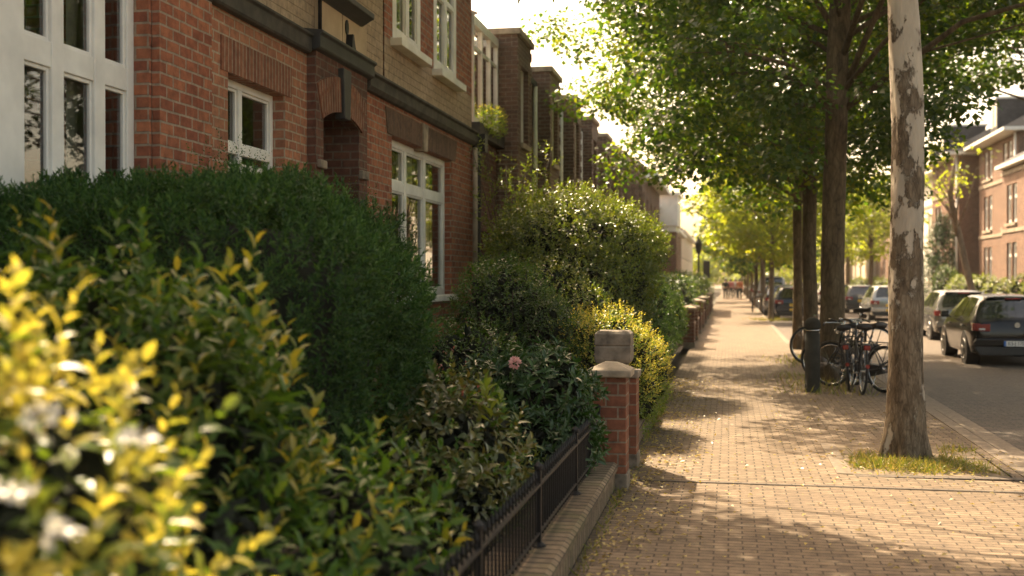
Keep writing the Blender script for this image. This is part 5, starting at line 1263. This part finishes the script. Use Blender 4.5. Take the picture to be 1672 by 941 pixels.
# ------------------------------------------------------------------ bicycles. local: rear hub over the origin, front wheel towards +y
def bicycle(label, loc, rz, frame='bike_black', lean=0., scale=1., red_lamp=True, basket=False, step=True, steer=0.):
    t = thing('bicycle', label, 'bicycle', loc, rz, 'bicycles round the thick trunk', scale)
    t.rotation_euler = (0, R(lean), rz)
    r = .345; wb = 1.09
    fr_m = Matrix.Translation((0, wb, r)) @ Matrix.Rotation(steer, 4, 'Z')
    for nm, mat in (('rear', Matrix.Translation((0, 0, r))), ('front', fr_m)):
        w_ = MB(); w_.ring((0, 0, 0), (1, 0, 0), r - .019, .019, 40, 8, mat=mat); wh = w_.build('wheel', 'rubber', t, True, local=True)
        m2 = MB(); m2.ring((0, 0, 0), (1, 0, 0), r - .045, (.009, .013), 40, 6, mat=mat); m2.build('rim', 'chrome', wh, True, local=True)
        m2 = MB(); m2.tube([(-.045, 0, 0), (.045, 0, 0)], .02, 10, mat=mat)
        for k in range(24):
            a = 2 * math.pi * k / 24; sx = .024 if k % 2 else -.024
            m2.tube([(sx, .016 * math.cos(a + 1.2), .016 * math.sin(a + 1.2)), (0, (r - .05) * math.cos(a), (r - .05) * math.sin(a))], .0013, 3, cap=False, mat=mat)
        m2.build('spokes', 'chrome', wh, local=True)
        g = MB(); g.ring((0, 0, 0), (1, 0, 0), r + .022, (.004, .027), 22, 6, a0=(-1.9 if nm == 'rear' else -.55), a1=(.75 if nm == 'rear' else 1.6), mat=mat); g.build('mudguard', frame, t, True, local=True)
    bb = Vector((0, .46, .285)); st_ = Vector((0, .27, .82)); hd0 = Vector((0, .93, .62)); hd1 = Vector((0, .875, .90)); rh_ = Vector((0, 0, r))
    f = MB(); f.tube([bb, st_], .017, 8)
    f.tube([hd0, hd0.lerp(bb, .5) + Vector((0, 0, -.04 if step else 0)), bb], .019, 8)
    if step: f.tube([hd0.lerp(hd1, .5), bb.lerp(st_, .35) + Vector((0, .16, .04)), bb.lerp(st_, .32)], .016, 8)
    else: f.tube([hd1.lerp(hd0, .2), st_.lerp(bb, .12)], .017, 8)
    f.tube([hd0, hd1], .021, 8)
    for s in (-.05, .05):
        f.tube([bb, rh_ + Vector((s, 0, 0))], .010, 6); f.tube([st_.lerp(bb, .1), rh_ + Vector((s, 0, 0))], .009, 6)
    f.build('frame', frame, t, True, local=True)
    k_ = MB()
    M0 = Matrix.Translation(hd0) @ Matrix.Rotation(steer, 4, 'Z') @ Matrix.Translation(-hd0)
    for s in (-.05, .05): k_.tube([hd0 + Vector((s * .6, .0, .0)), Vector((s, 1.02, .48)), Vector((s, wb, r))], .011, 6, mat=M0)
    k_.build('fork', frame, t, True, local=True)
    hb = MB(); hb.tube([hd1, Vector((0, .86, 1.02))], .014, 8, mat=M0)
    hb.tube([(-.29, .60, 1.03), (-.27, .74, 1.06), (-.16, .86, 1.05), (0, .88, 1.03), (.16, .86, 1.05), (.27, .74, 1.06), (.29, .60, 1.03)], .011, 8, mat=M0); hbo = hb.build('handlebar', 'chrome', t, True, local=True)
    for s in (-1, 1): MB().tube([(s * .276, .72, 1.055), (s * .291, .59, 1.028)], .017, 8, mat=M0).build('grip', 'leather', hbo, True, local=True)
    sp = MB(); sp.tube([st_, Vector((0, .235, .93))], .013, 8); sp.build('seat_post', 'chrome', t, True, local=True)
    sd = MB(); rows = []
    for i in range(9):
        q = i / 8; y = .08 + .29 * q; wv = .105 * (1 - q) ** .7 * (1 if q > .12 else .85) + .022; zt = .975 + .02 * (1 - q) ** 2
        rows.append([(wv * math.cos(a), y, zt + (.02 + .018 * (1 - q)) * math.sin(a) - (.025 if math.sin(a) < 0 else 0)) for a in [2 * math.pi * k / 12 for k in range(12)]])
    V = [p for rw in rows for p in rw]; F = [(i * 12 + k, i * 12 + (k + 1) % 12, (i + 1) * 12 + (k + 1) % 12, (i + 1) * 12 + k) for i in range(8) for k in range(12)] + [tuple(range(12)), tuple(96 + k for k in range(12))]
    sd.add(V, F); sd.build('saddle', 'leather', t, True, local=True)
    rk = MB()
    for s in (-.06, .06): rk.tube([(s, .2, .73), (s, -.22, .735)], .007, 6); rk.tube([(s, -.12, .735), (s, 0, r)], .006, 6)
    for yv in (-.22, -.1, .02, .14): rk.tube([(-.06, yv, .735), (.06, yv, .735)], .006, 6)
    rk.build('rear_rack', 'bike_black', t, True, local=True)
    if red_lamp:
        MB().box(-.045, .045, -.262, -.228, .66, .73).build('rear_lamp', 'red_lens', t, local=True, bevel=.01)
        MB().tube([(0, -.372, .44), (0, -.386, .44)], .03, 12).build('reflector', 'red_lens', t, local=True)
    cg = MB(); cg.prism([(-.03, r + .06), (.45, r + .03), (.56, .33), (.52, .2), (.42, .19), (-.03, r - .05), (-.08, r)], .052, .07, 'x'); cg.build('chain_guard', 'black_plastic', t, local=True, bevel=.008)
    cr = MB(); cr.tube([(-.09, .46, .285), (.09, .46, .285)], .014, 8)
    cr.tube([(.085, .46, .285), (.095, .55, .15)], .009, 6); cr.tube([(-.085, .46, .285), (-.095, .37, .42)], .009, 6); ck = cr.build('crank', 'chrome', t, True, local=True)
    MB().box(.10, .19, .50, .60, .137, .163).build('pedal', 'rubber', ck, local=True); MB().box(-.19, -.10, .32, .42, .407, .433).build('pedal', 'rubber', ck, local=True)
    MB().tube([(-.05, .1, .30), (-.17, .06, .012)], .009, 6).build('kickstand', 'chrome', t, True, local=True)
    hl = MB(); hl.tube([(0, .98, .86), (0, 1.03, .86)], [.04, .03], 12); hl.build('head_lamp', 'chrome', t, local=True)
    if basket:
        bk = MB()
        for zz in (.72, .79, .86, .93): bk.tube([(-.17, .98, zz), (.17, .98, zz), (.17, 1.2, zz), (-.17, 1.2, zz), (-.17, .98, zz)], .005, 4)
        for i in range(9):
            xx = -.17 + .34 * i / 8; bk.tube([(xx, .98, .72), (xx, .98, .93)], .004, 4); bk.tube([(xx, 1.2, .72), (xx, 1.2, .93)], .004, 4)
        for i in range(1, 6):
            yv = .98 + .22 * i / 6; bk.tube([(-.17, yv, .72), (-.17, yv, .93)], .004, 4); bk.tube([(.17, yv, .72), (.17, yv, .93)], .004, 4); bk.tube([(-.17, yv, .72), (.17, yv, .72)], .004, 4)
        bk.build('basket', 'bike_black', t, local=True)
    return t
bicycle('black bicycle with a red rear lamp seen straight from behind', (1.97, 17.75, 0), R(2), 'bike_black', 2.5, 1.04, True, True)
bicycle('dark bicycle angled away beside the pale barked trunk', (2.32, 18.15, 0), R(38), 'bike_black', 3, 1.05, False, steer=.3)
bicycle('grey bicycle leaning on the thick brown trunk behind the red lamped one', (2.02, 19.35, 0), R(28), 'bike_grey', 5, 1.0, False, steer=.5)
bicycle('dark framed bicycle squeezed between the trunk and the red lamped bicycle', (1.84, 18.35, 0), R(-4), 'bike_black', -5, 1.0, True)
bicycle('dark bicycle whose front wheel shows left of the bollard', (2.86, 23.5, 0), R(84), 'bike_black', 0, 1.16, False, steer=-.05)

# ------------------------------------------------------------------ far pedestrians
def person(label, loc, rz, top, legs, stride=.2, hair='hair', skirt=False):
    t = thing('person', label, 'person', loc, rz, 'pedestrians far along the pavement')
    J = {'pel': (0, 0, .95), 'w': (0, 0, 1.12), 'ch': (0, 0, 1.36), 'nk': (0, 0, 1.5), 'hd': (0, .015, 1.6), 'tp': (0, .01, 1.71)}
    for s, n in ((-1, 'l'), (1, 'r')):
        J['hp' + n] = (s * .1, 0, .9); J['kn' + n] = (s * .105, s * stride * .5 + .04, .5); J['an' + n] = (s * .11, s * stride, .09); J['to' + n] = (s * .12, s * stride + .16, .04)
        J['sh' + n] = (s * .19, 0, 1.42); J['el' + n] = (s * .235, -s * stride * .4, 1.15); J['wr' + n] = (s * .24, -s * stride * .6 + .08, .92); J['ha' + n] = (s * .235, -s * stride * .6 + .12, .82)
    E_ = [('pel', 'w'), ('w', 'ch'), ('ch', 'nk'), ('nk', 'hd'), ('hd', 'tp')]
    for n in 'lr': E_ += [('pel', 'hp' + n), ('hp' + n, 'kn' + n), ('kn' + n, 'an' + n), ('an' + n, 'to' + n), ('ch', 'sh' + n), ('sh' + n, 'el' + n), ('el' + n, 'wr' + n), ('wr' + n, 'ha' + n)]
    rad = dict(pel=.15, w=.13, ch=.155, nk=.06, hd=.1, tp=.07, hp=.1, kn=.062, an=.04, to=.035, sh=.068, el=.045, wr=.032, ha=.04)
    def skinned(name, keys, mat, grow=0., root='pel'):
        ks = list(keys); me = bpy.data.meshes.new(name); ed = [(ks.index(a), ks.index(b)) for a, b in E_ if a in ks and b in ks]
        me.from_pydata([J[k] for k in ks], ed, []); me.materials.append(M[mat]); o = bpy.data.objects.new(name, me); COL.objects.link(o); o.parent = t
        sk = o.modifiers.new('skin', 'SKIN'); sk.use_smooth_shade = True
        for k, v in zip(ks, me.skin_vertices[0].data):
            r_ = rad.get(k, rad.get(k[:-1], .05)) + grow; v.radius = (r_, r_ * (.8 if k in ('w', 'ch', 'pel') else 1)); v.use_root = (k == root)
        o.modifiers.new('sub', 'SUBSURF').levels = 1; o.modifiers['sub'].render_levels = 1
        return o
    skinned('body', J.keys(), 'skin')
    skinned('jacket', ['pel', 'w', 'ch', 'shl', 'ell', 'wrl', 'shr', 'elr', 'wrr'], top, .016)
    skinned('trousers', ['pel', 'hpl', 'knl', 'anl', 'hpr', 'knr', 'anr'], legs, .014)
    h_ = MB(); h_.lathe([(.02, .125), (.085, .09), (.108, .03), (.1, -.03), (.07, -.07)], (0, -.012, 1.62), 14); h_.build('hair', hair, t, True, local=True)
    return t
person('pedestrian in a dark jacket, leftmost of the far group on the pavement', (-.25, 92, 0), R(180), 'cloth_dark', 'cloth_dark')
person('pedestrian in a rose top and dark trousers in the far group', (.15, 95, 0), 0, 'cloth_rose', 'cloth_dark', .25)
person('pedestrian in a pale top in the far group on the pavement', (.55, 97, 0), R(180), 'cloth_pale', 'cloth_dark', .15)
person('pedestrian in a rust jacket, right of the far group', (.85, 93, 0), 0, 'cloth_rust', 'cloth_dark', .22)
